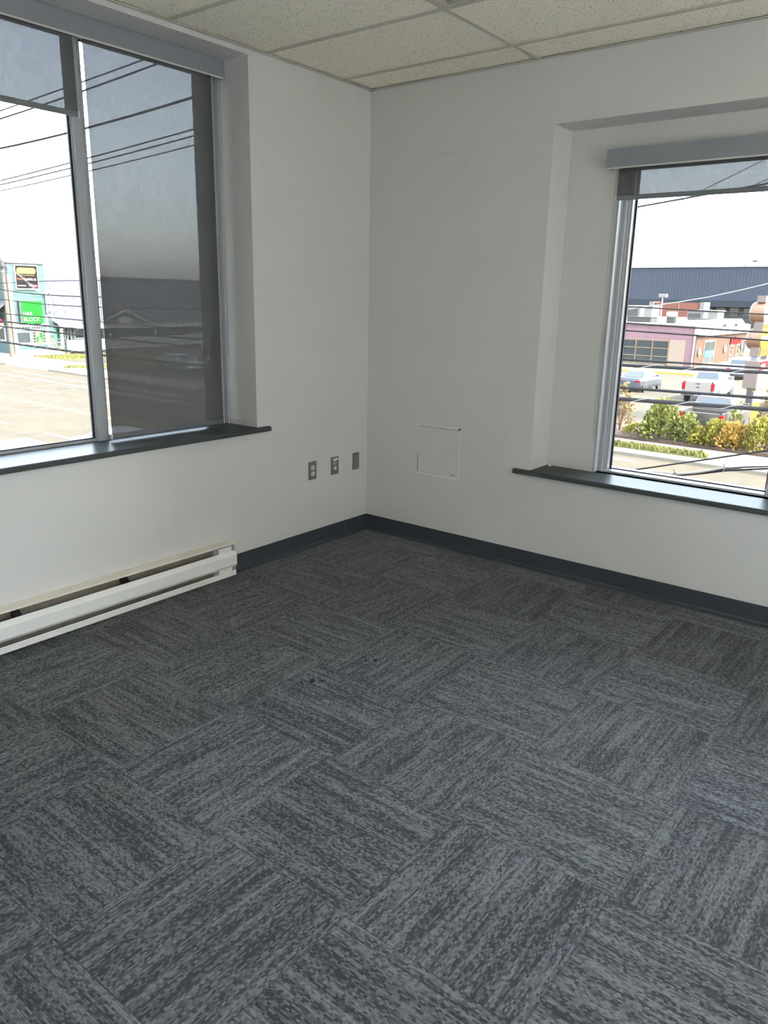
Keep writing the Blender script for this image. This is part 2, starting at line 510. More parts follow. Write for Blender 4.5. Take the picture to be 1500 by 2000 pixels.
# ------------------------------------------------------------------ window in the left wall
w1 = thing('window_1', None, None, (-2.6, 0.28, LZ0), kind='structure')
MUL = (-1.800, -2.625, -3.450)
fb = MB()
G = 0.284                                   # glass plane
fb.box(LX1-0.012, LX1, 0.226, G+0.010, LZ0, LZ1)
fb.box(LX1-0.060, LX1-0.004, 0.262, G+0.010, LZ0, LZ1)
fb.box(-1.113, LX1-0.05, 0.270, G+0.010, LZ0, LZ1)
fb.box(LX0, LX0+0.1, 0.262, G+0.010, LZ0, LZ1)
for x in MUL:
    fb.box(x-0.033, x+0.026, 0.250, G+0.010, LZ0, LZ1)
    fb.box(x-0.038, x+0.031, 0.266, G+0.010, LZ0, LZ1)
fb.box(LX0, LX1, 0.262, G+0.010, LZ0, 0.8305)
fb.box(LX0, LX1, 0.262, G+0.010, LZ1-0.07, LZ1)
fb.bev(0.003, 2)
fb.build('window_frame', M['alu'], w1)
edges = [-1.113, MUL[0]+0.031, MUL[0]-0.038, MUL[1]+0.031, MUL[1]-0.038, MUL[2]+0.031, MUL[2]-0.038, LX0+0.1]
for k in range(4):
    b_, a_ = edges[2*k], edges[2*k+1]
    p_ = MB().box(a_-0.005, b_+0.005, G, G+0.006, 0.826, LZ1-0.065).build('pane', M['glass'], w1)
    gk = MB(); z0, z1 = 0.8305, LZ1-0.07
    gk.box(a_, a_+0.010, G-0.012, G-0.001, z0, z1); gk.box(b_-0.010, b_, G-0.012, G-0.001, z0, z1)
    gk.box(a_, b_, G-0.012, G-0.001, z0, z0+0.005); gk.box(a_, b_, G-0.012, G-0.001, z1-0.008, z1)
    gk.build('gasket', M['gasket'], p_)
sb = MB()
sb.prism([(0, -0.030, 0.797), (0, -0.030, 0.811), (0, -0.0255, 0.8165), (0, -0.019, 0.818), (0, 0.262, 0.818), (0, 0.262, 0.790), (0, -0.019, 0.790), (0, -0.0275, 0.7925)], (3.5, 0, 0))
for v in sb.b.verts: v.co.x += -4.40 if v.co.x < 1 else -4.405
o = sb.build('window_sill', M['sill'], w1)
# ------------------------------------------------------------------ window in the right wall
w2 = thing('window_2', None, None, (0.3, -3.0, OZ0), kind='structure')
fb = MB()
GX = 0.352
RM = (-2.462, -3.46)
fb.box(RD-0.005, GX+0.010, OY1-0.012, OY1, OZ0, OZ1)
fb.box(0.266, GX+0.010, OY1-0.032, OY1-0.010, OZ0, OZ1)
fb.box(0.286, GX+0.010, OY1-0.041, OY1-0.030, OZ0, OZ1)
fb.box(0.300, GX+0.010, OY1-0.052, OY1-0.039, OZ0, OZ1)
fb.box(0.262, GX+0.010, OY0, OY0+0.06, OZ0, OZ1)
for y in RM:
    fb.box(0.262, GX+0.010, y-0.030, y+0.030, OZ0, OZ1)
    fb.box(0.310, GX+0.010, y-0.042, y+0.042, OZ0, OZ1)
fb.box(0.268, GX+0.010, OY0, OY1, OZ0-0.02, 0.603)
fb.box(0.262, GX+0.010, OY0, OY1, OZ1-0.06, OZ1)
fb.bev(0.003, 2)
fb.build('window_frame', M['alu'], w2)
ed = [OY1-0.052, RM[0]+0.042, RM[0]-0.042, RM[1]+0.042, RM[1]-0.042, OY0+0.06]
for k in range(3):
    b_, a_ = ed[2*k], ed[2*k+1]
    p_ = MB().box(GX, GX+0.006, a_-0.005, b_+0.005, 0.600, OZ1-0.055).build('pane', M['glass'], w2)
    gk = MB(); z0, z1 = 0.603, OZ1-0.06
    gk.box(GX-0.012, GX-0.001, a_, a_+0.009, z0, z1); gk.box(GX-0.012, GX-0.001, b_-0.009, b_, z0, z1)
    gk.box(GX-0.012, GX-0.001, a_, b_, z0, z0+0.005); gk.box(GX-0.012, GX-0.001, a_, b_, z1-0.008, z1)
    gk.build('gasket', M['gasket'], p_)
sb = MB()
sb.prism([(-0.032, 0, 0.572), (-0.032, 0, 0.587), (-0.0275, 0, 0.5925), (-0.021, 0, 0.594), (0.262, 0, 0.594), (0.262, 0, 0.566), (-0.021, 0, 0.566), (-0.0295, 0, 0.5685)], (0, -3.7, 0))
for v in sb.b.verts: v.co.y += -1.128
sb.build('window_sill', M['sill'], w2)

# ------------------------------------------------------------------ roller shades
def chain(mb, a, b, zt, zb, r=0.0026, pitch=0.0062):
    """endless bead chain: strand at a down to zb, loop, strand at b back up"""
    a, b = Vector(a), Vector(b)
    rad = (b-a).length/2; mid = (a+b)/2
    pts = []
    n = int((zt-zb-rad)/pitch)
    for k in range(n): pts.append(Vector((a.x, a.y, zt-k*pitch)))
    m = max(3, int(PI*rad/pitch))
    e = (b-a).normalized()
    for k in range(m+1):
        t = PI*k/m
        pts.append(Vector((mid.x, mid.y, zb+rad))-e*rad*math.cos(t)-Vector((0, 0, rad*math.sin(t))))
    for k in range(n): pts.append(Vector((b.x, b.y, zb+rad+k*pitch)))
    for p in pts:
        vs = [mb.b.verts.new(p+Vector(d)*r) for d in ((1, 0, 0), (0, 1, 0), (-1, 0, 0), (0, -1, 0), (0, 0, 1), (0, 0, -1))]
        for i in range(4):
            mb.b.faces.new((vs[i], vs[(i+1) % 4], vs[4])); mb.b.faces.new((vs[(i+1) % 4], vs[i], vs[5]))
    mb.tube(pts[::6]+[pts[-1]], 0.0007, 4)
va = MB()
va.prism([(0, 0.178, 2.628), (0, 0.178, 2.7105), (0, 0.250, 2.7105), (0, 0.250, 2.706), (0, 0.1825, 2.706), (0, 0.1825, 2.632), (0, 0.190, 2.632), (0, 0.190, 2.628)], (LX1-0.004+4.2, 0, 0))
for v in va.b.verts: v.co.x += -4.2
o = thing('shade_fascia', 'long grey metal fascia at the head of the left window, above both shades', 'fascia', (-2.6, 0.21, 2.63))
va.build('cover', M['fascia'], o)
MB().box(LX1-0.004, LX1-0.001, 0.178, 0.252, 2.628, 2.7105).build('end_cap', M['fascia'], o)
MB().box(-4.2, LX1-0.006, 0.1765, 0.1855, 2.621, 2.629).bev(0.002, 2).build('lip_highlight', M['lip_glint'], o)
def shade_left(xa, xb, zb, label, group, cx):
    o = thing('roller_shade', label, 'roller shade', ((xa+xb)/2, 0.205, zb), group=group)
    f = MB(); n = 24
    f.loft([[(xa+(xb-xa)*i/n, 0.2045+0.0004*math.sin(i*2.1+z*7), z) for i in range(n+1)] for z in (zb+0.012, zb+(2.66-zb)*0.33, zb+(2.66-zb)*0.66, 2.66)], cap=False, closed=False)
    f.build('cloth', M['shade_l'], o, smooth=True, recalc=False)
    MB().disc(((xa+xb)/2, 0.222, 2.672), (1, 0, 0), 0.024, xb-xa+0.02, 20).build('roller_tube', M['hem'], o, smooth=False)
    h = MB().box(xa, xb, 0.199, 0.211, zb, zb+0.024).bev(0.003, 2).build('hem_bar', M['hem'], o)
    for xe in (xb+0.002, xa-0.002): MB().box(xe-0.003, xe+0.003, 0.197, 0.213, zb-0.001, zb+0.025).bev(0.0015, 1).build('end_cap', M['white_pl'], h)
    b = MB().box(xb+0.004, xb+0.016, 0.20, 0.245, 2.640, 2.700)
    b.build('bracket', M['white_pl'], o)
    ch = MB(); chain(ch, cx[0], cx[1], 2.64, cx[2])
    ch.build('bead_chain', M['bead'], o)
    return o
shade_left(-1.785, -1.060, 0.828, 'grey screen shade lowered to the sill over the pane nearest the room corner', None, ((-1.040, 0.199, 0), (-1.004, 0.199, 0), 1.205))
shade_left(-2.610, -1.833, 2.300, 'grey screen shade rolled mostly up over the left window middle pane', None, ((-1.826, 0.196, 0), (-1.797, 0.196, 0), 1.205))

o = thing('shade_fascia', 'grey metal fascia box over the right window with a highlight painted on its lower edge', 'fascia', (0.17, -3.0, 2.22))
va = MB()
vx = 0.135
va.prism([(vx, 0, 2.213), (vx, 0, 2.300), (RD-0.001, 0, 2.300), (RD-0.001, 0, 2.296), (vx+0.004, 0, 2.296), (vx+0.004, 0, 2.2165), (vx+0.012, 0, 2.2165), (vx+0.012, 0, 2.213)], (0, -3.1, 0))
for v in va.b.verts: v.co.y += -1.472
va.build('cover', M['fascia'], o)
MB().box(vx, RD-0.001, -1.472, -1.468, 2.213, 2.300).build('end_cap', M['fascia'], o)
MB().box(vx-0.0015, vx+0.008, -4.57, -1.474, 2.206, 2.214).bev(0.002, 2).build('lip_highlight', M['lip_glint'], o)
o = thing('roller_shade', 'grey screen shade rolled mostly up at the top of the right window', 'roller shade', (0.19, -2.2, 2.06))
f = MB(); n = 30
ya, yb = -2.46, -1.520
f.loft([[(0.190, ya+(yb-ya)*i/n, z) for i in range(n+1)] for z in (2.075, 2.15, 2.26)], cap=False, closed=False)
f.build('cloth', M['shade_r'], o, recalc=False)
MB().disc((0.190, (ya+yb)/2, 2.262), (0, 1, 0), 0.022, yb-ya+0.02, 20).build('roller_tube', M['hem'], o)
h = MB().box(0.184, 0.196, ya, yb, 2.058, 2.082).bev(0.003, 2).build('hem_bar', M['hem'], o)
MB().box(0.182, 0.198, yb-0.001, yb+0.005, 2.057, 2.083).bev(0.0015, 1).build('end_cap', M['white_pl'], h)
ch = MB(); chain(ch, (0.182, -1.510, 0), (0.204, -1.512, 0), 2.23, 0.80)
ch.build('bead_chain', M['bead'], o)

# small clip left on the right-hand sill
o = thing('screw_anchor', 'tiny pale wall anchor lying on the dark sill of the right window', 'anchor', (0.18, -1.262, 0.594))
MB().disc((0.18, -1.262, 0.5985), (0, 1, 0.2), 0.0045, 0.016, 10).build('sleeve', M['white_pl'], o)
MB().disc((0.18, -1.262, 0.606), (0, 0.1, 1), 0.002, 0.008, 8).build('tip', M['white_pl'], o)

# ------------------------------------------------------------------ baseboard heater
hx0, hx1 = -4.45, -1.232
he = thing('baseboard_heater', 'long white electric baseboard heater under the left window', 'heater', (-2.8, 0, 0.012))
def xpr(pts, xa, xb): return MB().prism([(xa, y, z) for y, z in pts], (xb-xa, 0, 0))
xpr([(0, 0.014), (0, 0.203), (-0.006, 0.203), (-0.006, 0.014)], hx0, hx1).build('back_panel', M['heater_in'], he)
xpr([(0, 0.201), (0, 0.208), (-0.058, 0.202), (-0.060, 0.195), (-0.0575, 0.195), (-0.0555, 0.1995)], hx0, hx1).build('top_panel', M['heater_top'], he)
fc = xpr([(-0.055, 0.157), (-0.0565, 0.159), (-0.071, 0.134), (-0.071, 0.080), (-0.060, 0.066), (-0.0585, 0.0675), (-0.069, 0.0805), (-0.069, 0.1335)], hx0, hx1)
fc.build('front_cover', M['heater'], he)
xpr([(0, 0.012), (-0.061, 0.012), (-0.061, 0.040), (-0.0585, 0.0425), (-0.0585, 0.0145), (0, 0.0145)], hx0, hx1).build('bottom_tray', M['heater'], he)
e = MB(); e.box(hx1-0.0015, hx1, -0.0555, 0, 0.013, 0.199)
e.prism([(hx1-0.0015, -0.0555, 0.163), (hx1-0.0015, -0.0705, 0.134), (hx1-0.0015, -0.0705, 0.074), (hx1-0.0015, -0.055, 0.058)], (0.0015, 0, 0))
e.box(hx1-0.115, hx1-0.022, -0.0535, -0.004, 0.016, 0.186)
e.build('end_cap', M['heater'], he)
el = MB(); el.disc((-2.9, -0.032, 0.112), (1, 0, 0), 0.006, 2.9, 10)
el.build('heating_rod', M['black'], he)
fi = MB()
x = hx0+0.2
while x < hx1-0.32:
    fi.box(x, x+0.0008, -0.052, -0.012, 0.085, 0.140); x += 0.0125
tag(fi.build('fins', M['alu_dark'], he), kind='stuff')
for x in (-1.94, -2.49, -3.1, -3.7):
    bk = MB().prism([(x, -0.007, 0.150), (x, -0.007, 0.186), (x, -0.030, 0.178), (x, -0.052, 0.160), (x, -0.052, 0.150)], (0.030, 0, 0))
    bk.build('bracket', M['black'], he)
x = hx1-0.16
while x > -2.75:
    MB().box(x, x+0.006, -0.0068, -0.0058, 0.178, 0.182).build('vent_slot', M['slot'], he); x -= 0.028

# ------------------------------------------------------------------ wall plates on the left wall
def plate(name, label, cat, x0, x1, z0, z1):
    o = thing(name, label, cat, ((x0+x1)/2, 0, (z0+z1)/2))
    MB().box(x0, x1, -0.0055, 0, z0, z1).bev(0.002, 2).build('faceplate', M['plate'], o)
    return o
o = plate('power_outlet', 'grey faceplate with two ivory sockets, furthest from the room corner', 'outlet', -0.572, -0.502, 0.437, 0.552)
for z in (0.475, 0.514):
    r = MB()
    pts = []
    for k in range(20):
        a = 2*PI*k/20
        pts.append((-0.537+0.0165*math.cos(a), -0.0048, z+max(-0.0135, min(0.0135, 0.0168*math.sin(a)))))
    r.prism(pts, (0, -0.0032, 0))
    rr = r.build('receptacle', M['ivory'], o)
    h = MB()
    h.box(-0.5445, -0.5425, -0.0083, -0.0079, z+0.001, z+0.009); h.box(-0.5325, -0.5305, -0.0083, -0.0079, z+0.002, z+0.0085)
    h.disc((-0.537, -0.0081, z-0.007), (0, 1, 0), 0.0024, 0.0004, 10)
    h.build('contact_slots', M['slot'], rr)
MB().disc((-0.537, -0.006, 0.4945), (0, 1, 0), 0.003, 0.0014, 10).build('screw', M['alu'], o)
o = plate('data_outlet', 'grey faceplate with a data jack, blank insert and pale label strip', 'outlet', -0.363, -0.293, 0.437, 0.552)
MB().box(-0.345, -0.299, -0.0062, -0.005, 0.528, 0.540).build('label_strip', M['white_pl'], o)
j = MB().box(-0.337, -0.317, -0.0075, -0.005, 0.503, 0.525).bev(0.003, 2).build('jack', M['white_pl'], o)
MB().box(-0.332, -0.322, -0.0079, -0.0074, 0.507, 0.521).build('port', M['slot'], j)
MB().disc((-0.326, -0.006, 0.478), (0, 1, 0), 0.0135, 0.003, 20).build('blank_insert', M['ivory'], o)
o = plate('blank_plate', 'blank grey faceplate on the left wall closest to the room corner', 'wall plate', -0.151, -0.085, 0.436, 0.549)
for z in (0.448, 0.537):
    MB().disc((-0.118, -0.0058, z), (0, 1, 0), 0.0028, 0.001, 10).build('screw', M['plate'], o)

# ------------------------------------------------------------------ access panels on the right wall
o = thing('access_panel', 'white square access panel low on the right wall, corner screws showing', 'access panel', (0, -0.580, 0.462))
fr = MB()
fr.prism([(0, -0.402, 0.779), (0, -0.745, 0.785), (0, -0.745, 0.768), (0, -0.405, 0.768)], (-0.006, 0, 0))
fr.box(-0.006, 0, -0.745, -0.729, 0.62, 0.785)
fr.box(-0.0025, 0, -0.745, -0.729, 0.470, 0.62)
fr.box(-0.007, 0, -0.748, -0.410, 0.455, 0.470)
fr.bev(0.001, 1).build('frame', M['panel_lit'], o)
dp = MB().box(-0.0025, 0, -0.7265, -0.4265, 0.4725, 0.7655).bev(0.0008, 1).build('door', M['panel'], o)
for a in ((-0.4266, -0.4232, 0.4715, 0.580), (-0.70, -0.43, 0.7655, 0.7680), (-0.729, -0.7265, 0.66, 0.765)):
    MB().box(-0.0012, 0, *a).build('gap', M['slot'], o)
for y, z in ((-0.462, 0.752), (-0.690, 0.752), (-0.462, 0.486)):
    MB().disc((-0.0035, y, z), (1, 0, 0), 0.0055, 0.004, 14).build('screw', M['panel'], dp)
MB().box(-0.0032, -0.002, -0.6985, -0.6940, 0.478, 0.490).build('keyhole', M['slot'], dp)
o = thing('access_panel', 'faint painted-over access panel high on the right wall', 'access panel', (0, -0.580, 2.10))
fr = MB()
for a in ((-0.723, -0.438, 2.345, 2.370), (-0.723, -0.438, 2.094, 2.118), (-0.723, -0.684, 2.118, 2.345), (-0.481, -0.438, 2.118, 2.345)):
    fr.box(-0.0009, 0, a[0], a[1], a[2], a[3])
fr.build('frame', M['panel'], o)
MB().box(-0.0012, 0, -0.682, -0.483, 2.120, 2.343).build('door', M['panel'], o)
for a in ((-0.4838, -0.4826, 2.308, 2.318), (-0.6832, -0.6818, 2.285, 2.30), (-0.4838, -0.4826, 2.18, 2.19), (-0.6832, -0.6818, 2.165, 2.18), (-0.60, -0.49, 2.3436, 2.3444)):
    MB().box(-0.0014, -0.0006, *a).build('gap', M['crack'], o)

# ------------------------------------------------------------------ ceiling light
o = thing('ceiling_light', 'unlit recessed office light with mirrored louvres set in the ceiling grid', 'ceiling light', (-1.178, -1.73, H))
x0, x1, y0, y1 = FX[0]+0.014, FX[1]-0.014, FX[2]+0.014, FX[3]-0.014
fr = MB()
for a in ((x0, x1, y1-0.018, y1), (x0, x1, y0, y0+0.018), (x0, x0+0.018, y0+0.018, y1-0.018), (x1-0.018, x1, y0+0.018, y1-0.018)):
    fr.box(a[0], a[1], a[2], a[3], H-0.004, H+0.012)
fr.bev(0.001, 1).build('frame', M['grid'], o)
hs = MB()
hs.box(x0, x1, y0, y1, H+0.14, H+0.145)
for a in ((x0, x0+0.004, y0, y1), (x1-0.004, x1, y0, y1), (x0, x1, y0, y0+0.004), (x0, x1, y1-0.004, y1)):
    hs.box(a[0], a[1], a[2], a[3], H+0.012, H+0.14)
hs.build('housing', M['alu_dark'], o)
lv = MB()
for k in range(1, 3): lv.box(x0+0.2*k-0.004, x0+0.2*k+0.004, y0+0.018, y1-0.018, H+0.004, H+0.055)
for k in range(1, 9): lv.box(x0+0.018, x1-0.018, y0+0.13*k-0.002, y0+0.13*k+0.002, H+0.012, H+0.05)
lv.build('louvre', M['louver'], o)

# ------------------------------------------------------------------ crumbs on the carpet
for k, (x, y, r, lab) in enumerate([(-1.902, -1.218, 0.009, 'black speck on the carpet, left end of the nearer row of specks'), (-1.860, -1.243, 0.017, 'largest black fleck on the carpet, in the nearer row'),
                                    (-1.835, -1.275, 0.008, 'black speck on the carpet, right end of the nearer row of specks'), (-1.574, -1.297, 0.006, 'tiny round black speck left of the long fleck on the carpet'),
                                    (-1.545, -1.326, 0.014, 'long thin black fleck on the carpet, further from the camera')]):
    d = MB()
    n = 9
    pts = [(x+r*(0.7+0.5*random.random())*math.cos(2*PI*i/n)*1.0, y+r*(0.45 if k == 4 else 0.8)*(0.7+0.5*random.random())*math.sin(2*PI*i/n), 0.0) for i in range(n)]
    d.prism(pts, (0, 0, 0.0035)); d.bev(0.001, 1)
    tag(d.build('debris', M['chip']), lab, 'debris', 'black specks on the carpet')

# ================================================================== outside
ALB = 0.50; SPEC = 0.04      # outdoor colours dimmed to offset the raised exposure of the room
GZ = -4.6
def sx(x44, y): return x44+0.032*(y-44)     # the street runs at a slight angle
M['asphalt'] = speck('asphalt_lot', (87, 82, 72), 0.10, 2.0, 0.95, 0.05)
M['road'] = speck('asphalt_road', (86, 80, 68), 0.12, 1.2, 0.95, 0.05)
M['concrete'] = speck('concrete_walk', (118, 112, 99), 0.08, 1.5, 0.9, 0.2)
M['bounce'] = speck('bounce_paving', (250, 242, 226), 0.05, 1.5, 0.9, 0.2)  # unseen pale ground, added to bounce sunlight up to the ceiling
M['line_w'] = speck('white_road_paint', (146, 144, 140), 0.10, 6, 0.8)
M['line_y'] = speck('yellow_road_paint', (160, 138, 50), 0.10, 6, 0.8)
M['grassm'] = speck('grass_turf', (104, 104, 58), 0.25, 9, 0.95, 0.1)
M['mulch'] = speck('bark_mulch', (92, 76, 66), 0.3, 14, 0.95, 0.1)
M['teal'] = bands('teal_clapboard', (80, 101, 99), (48, 66, 66), 0.155, 2, 0.22)
M['trimw'] = speck('white_trim', (150, 150, 146), 0.04, 3, 0.7)
M['shingle'] = speck('grey_shingle', (80, 81, 89), 0.28, 2.6, 0.95, 0.1, detail=6)
M['pole'] = speck('weathered_pole', (100, 88, 79), 0.18, 4, 0.9, 0.1)
M['metal'] = mat('galvanised', (130, 132, 134), 0.5, 0.5)
M['cable'] = speck('black_cable', (40, 40, 42), 0.15, 3, 0.9, 0.05)
M['cable_l'] = mat('grey_cable', (150, 150, 150), 0.5)
M['dglass'] = mat('dark_window_glass', (44, 52, 56), 0.08, 0.0, 0.8)
M['green'] = mat('green_sign_face', (24, 108, 32), 0.45)
M['signblk'] = mat('black_sign_face', (30, 25, 26), 0.5)
M['capsule'] = mat('orange_yellow_sign', (124, 106, 66), 0.5)
M['sgn_or'] = mat('orange_letters', (116, 80, 58), 0.5)
M['sgn_w'] = mat('white_letters', (150, 150, 150), 0.5)
M['sgn_gr'] = mat('grey_letters', (94, 90, 98), 0.5)
M['sgn_pk'] = mat('pink_letters', (112, 70, 70), 0.5)
M['guard'] = mat('yellow_guard', (124, 104, 56), 0.6)
M['red'] = mat('red_sign', (112, 12, 20), 0.5)
M['pink'] = bands('pink_cladding', (134, 106, 110), (124, 95, 101), 0.30, width=0.2)
M['beige'] = speck('beige_panel', (140, 122, 106), 0.04, 3, 0.8)
M['brick'] = bricks('tan_brick', (86, 67, 56), (78, 60, 49), (92, 79, 68))
M['redbrick'] = bricks('red_brick', (128, 80, 68), (118, 72, 60), (116, 92, 82))
M['mullion'] = mat('tan_window_frame', (128, 112, 88), 0.6)
M['navy'] = bands('navy_ribbed_metal', (68, 73, 82), (60, 65, 73), 0.6, axis=1, width=0.25, rough=0.6)
M['navyband'] = mat('navy_band', (52, 57, 62), 0.7)
M['hvac'] = speck('rooftop_unit_paint', (112, 108, 102), 0.06, 2, 0.7)
M['hvacd'] = mat('rooftop_unit_coil', (78, 77, 76), 0.8)
M['brown'] = speck('brown_sign_metal', (98, 82, 73), 0.07, 3, 0.5, 0.5)
M['tan'] = speck('tan_sign_metal', (122, 84, 58), 0.07, 3, 0.5, 0.5)
M['yellow'] = mat('yellow_sign_face', (122, 118, 18), 0.5)
M['orange'] = mat('orange_poster', (130, 84, 34), 0.6)
M['darkpost'] = speck('charcoal_post', (52, 54, 56), 0.08, 3, 0.7)
def leafmat(name, a, b):
    m = mat(name, a, 0.7, 0, 0.3)
    t = NT(m); p = t.n['Principled BSDF']
    f = t.ramp(t.noise(t.new('ShaderNodeTexCoord').outputs['Object'], 9.0, 2), 0.35, 0.65)
    c = t.mix(f, srgb(a), srgb(b))
    t.l.new(c, p.inputs['Base Color'])
    tl = t.new('ShaderNodeBsdfTranslucent'); t.l.new(c, tl.inputs[0])
    mx = t.new('ShaderNodeMixShader'); mx.inputs[0].default_value = 0.35
    o = [n for n in t.n if n.type == 'OUTPUT_MATERIAL'][0]
    t.l.new(p.outputs[0], mx.inputs[1]); t.l.new(tl.outputs[0], mx.inputs[2]); t.l.new(mx.outputs[0], o.inputs[0])
    return m
M['leaf_g'] = leafmat('green_leaves', (98, 106, 44), (116, 118, 54))
M['leaf_y'] = leafmat('yellow_green_leaves', (122, 118, 36), (138, 132, 50))
M['leaf_o'] = leafmat('golden_leaves', (144, 108, 40), (148, 122, 50))
M['leaf_b'] = leafmat('bronze_leaves', (118, 96, 62), (128, 112, 58))
M['stem'] = mat('brown_stems', (92, 70, 52), 0.9)
def paint(name, col, metal=0.0, rough=0.3):
    return mat(name, col, rough, metal, 0.6)

# ---------------- ground, street, building mass under the room
struct('wall_exterior', MB().box(-14, 0.42, -22, 0.40, GZ, -0.26), M['concrete'])
struct('ground', MB().box(-150, 320, -160, 330, GZ-0.3, GZ), M['asphalt'])
def strip(mb, xa, xb, y0, y1, z0, z1):
    mb.prism([(sx(xa, y0), y0, z0), (sx(xb, y0), y0, z0), (sx(xb, y1), y1, z0), (sx(xa, y1), y1, z0)], (0, 0, z1-z0))
    return mb
struct('street', strip(MB(), 7.6, 28.35, -60, 200, GZ, GZ+0.012), M['road'])
struct('sidewalk', strip(MB(), 4.4, 7.6, 20, 200, GZ, GZ+0.14), M['concrete'])
struct('bounce_ground', MB().prism([(0.43, -40, GZ), (sx(7.6, -40), -40, GZ), (sx(7.6, 20), 20, GZ), (0.43, 20, GZ)], (0, 0, 0.14)), M['bounce'])  # added reflector below the windows, out of view
struct('bounce_ground', MB().box(-14, 0.42, 0.43, 20, GZ, GZ+0.14), M['bounce'])
fs = strip(MB(), 28.35, 31.0, 12.5, 56.6, GZ, GZ+0.14)
struct('sidewalk', fs, M['concrete'])
struct('sidewalk', strip(MB(), 28.35, 31.5, 2.0, 12.5, GZ, GZ+0.14), M['concrete'])
struct('driveway', strip(MB(), 28.35, 33.5, -12, 2.0, GZ, GZ+0.03), M['concrete'])
struct('driveway', strip(MB(), 28.35, 34.0, 56.6, 64.0, GZ, GZ+0.02), M['concrete'])
struct('sidewalk', strip(MB(), 28.35, 33.6, 64.0, 120, GZ, GZ+0.14), M['concrete'])
zl0, zl1 = GZ+0.012, GZ+0.018
def line(name, mb, m='line_w'): return struct(name, mb, M[m])
line('lane_line', strip(MB(), 24.45, 24.72, 12, 160, zl0, zl1))
line('lane_line', strip(MB(), 26.15, 26.35, 26, 58, zl0, zl1))
line('lane_line', strip(MB(), 18.36, 18.50, -40, 160, zl0, zl1), 'line_y')
line('lane_line', strip(MB(), 18.68, 18.82, -40, 160, zl0, zl1), 'line_y')
y = -40
while y < 150:
    line('lane_dash', strip(MB(), 21.58, 21.72, y+0.2, y+3.7, zl0, zl1))
    line('lane_dash', strip(MB(), 14.12, 14.28, y-1.2, y+2.4, zl0, zl1))
    y += 7.5
line('lane_dash', strip(MB(), 27.25, 27.55, 7.6, 9.2, zl0, zl1))
o = thing('manhole_cover', 'dark round manhole cover in the street, beyond the yellow centre line', 'manhole cover', (23.4, 44.75, GZ+0.012))
MB().disc((23.4, 44.75, GZ+0.02), (0, 0, 1), 0.42, 0.02, 24).build('lid', M['hvacd'], o)
def grass(name, mb, poly, n, label, h=0.16):
    """short turf: base sheet plus many blades, one object"""
    cx = [p[0] for p in poly]; cy = [p[1] for p in poly]; z = poly[0][2]
    mb.prism(poly, (0, 0, 0.05))
    for k in range(n):
        u, v = random.random(), random.random()
        a = Vector(poly[0]).lerp(Vector(poly[1]), u); b = Vector(poly[3]).lerp(Vector(poly[2]), u)
        p = a.lerp(b, v)+Vector((0, 0, 0.05))
        d = Vector((random.uniform(-1, 1), random.uniform(-1, 1), 0)).normalized()*0.05
        hh = h*random.uniform(0.5, 1.3); q = Vector((random.uniform(-.06, .06), random.uniform(-.06, .06), hh))
        mb.quad(p-d, p+d, p+d*0.2+q, p-d*0.2+q)
    return tag(mb.build(name, M['grassm']), label, 'grass', kind='stuff')
grass('grass_strip', MB(), [(sx(29.30, 5.2), 5.2, GZ+0.14), (sx(30.0, 5.6), 5.6, GZ+0.14), (sx(30.0, 12), 12, GZ+0.14), (sx(29.25, 12), 12, GZ+0.14)], 1500, 'narrow strip of mown grass between kerb and sidewalk below the shrubs')
grass('grass_strip', MB(), [(33.3, 70.0, GZ), (36.5, 65.6, GZ), (48.0, 66.0, GZ), (48.0, 71.5, GZ)], 2500, 'rough grass along the foot of the white ramp railing')
grass('grass_strip', MB(), [(30.6, 57.6, GZ+0.02), (31.6, 58.6, GZ+0.02), (40, 56.2, GZ+0.02), (37, 53.6, GZ+0.02)], 1200, 'dry yellowish grass on the traffic island across the street')

# ---------------- parking lot markings
for x0, x1, y in ((34.6, 39.6, 11.40), (48.6, 56.0, 16.70), (47.6, 54.0, 14.10), (48.0, 55.6, 11.02), (62.5, 67.2, 13.60), (34.6, 39.6, 8.75), (62.5, 67.2, 16.4)):
    line('parking_line', MB().box(x0, x1, y-0.06, y+0.06, GZ, GZ+0.006), 'line_y')
line('parking_line', MB().box(48.3, 48.45, 11.0, 19.5, GZ, GZ+0.007), 'line_y')
struct('sidewalk', MB().box(67.9, 75.5, 16.5, 60, GZ, GZ+0.16), M['concrete'])
struct('kerb', MB().box(67.6, 67.9, 16.4, 60, GZ, GZ+0.165), M['line_y'])
struct('sidewalk', MB().box(75.5, 110, 16.8, 20.4, GZ, GZ+0.16), M['concrete'])
bd = MB().prism([(30.75, 1.6, GZ), (33.4, 1.2, GZ), (33.6, 14, GZ), (31.0, 14, GZ)], (0, 0, 0.2))
struct('planting_bed', bd, M['mulch'])

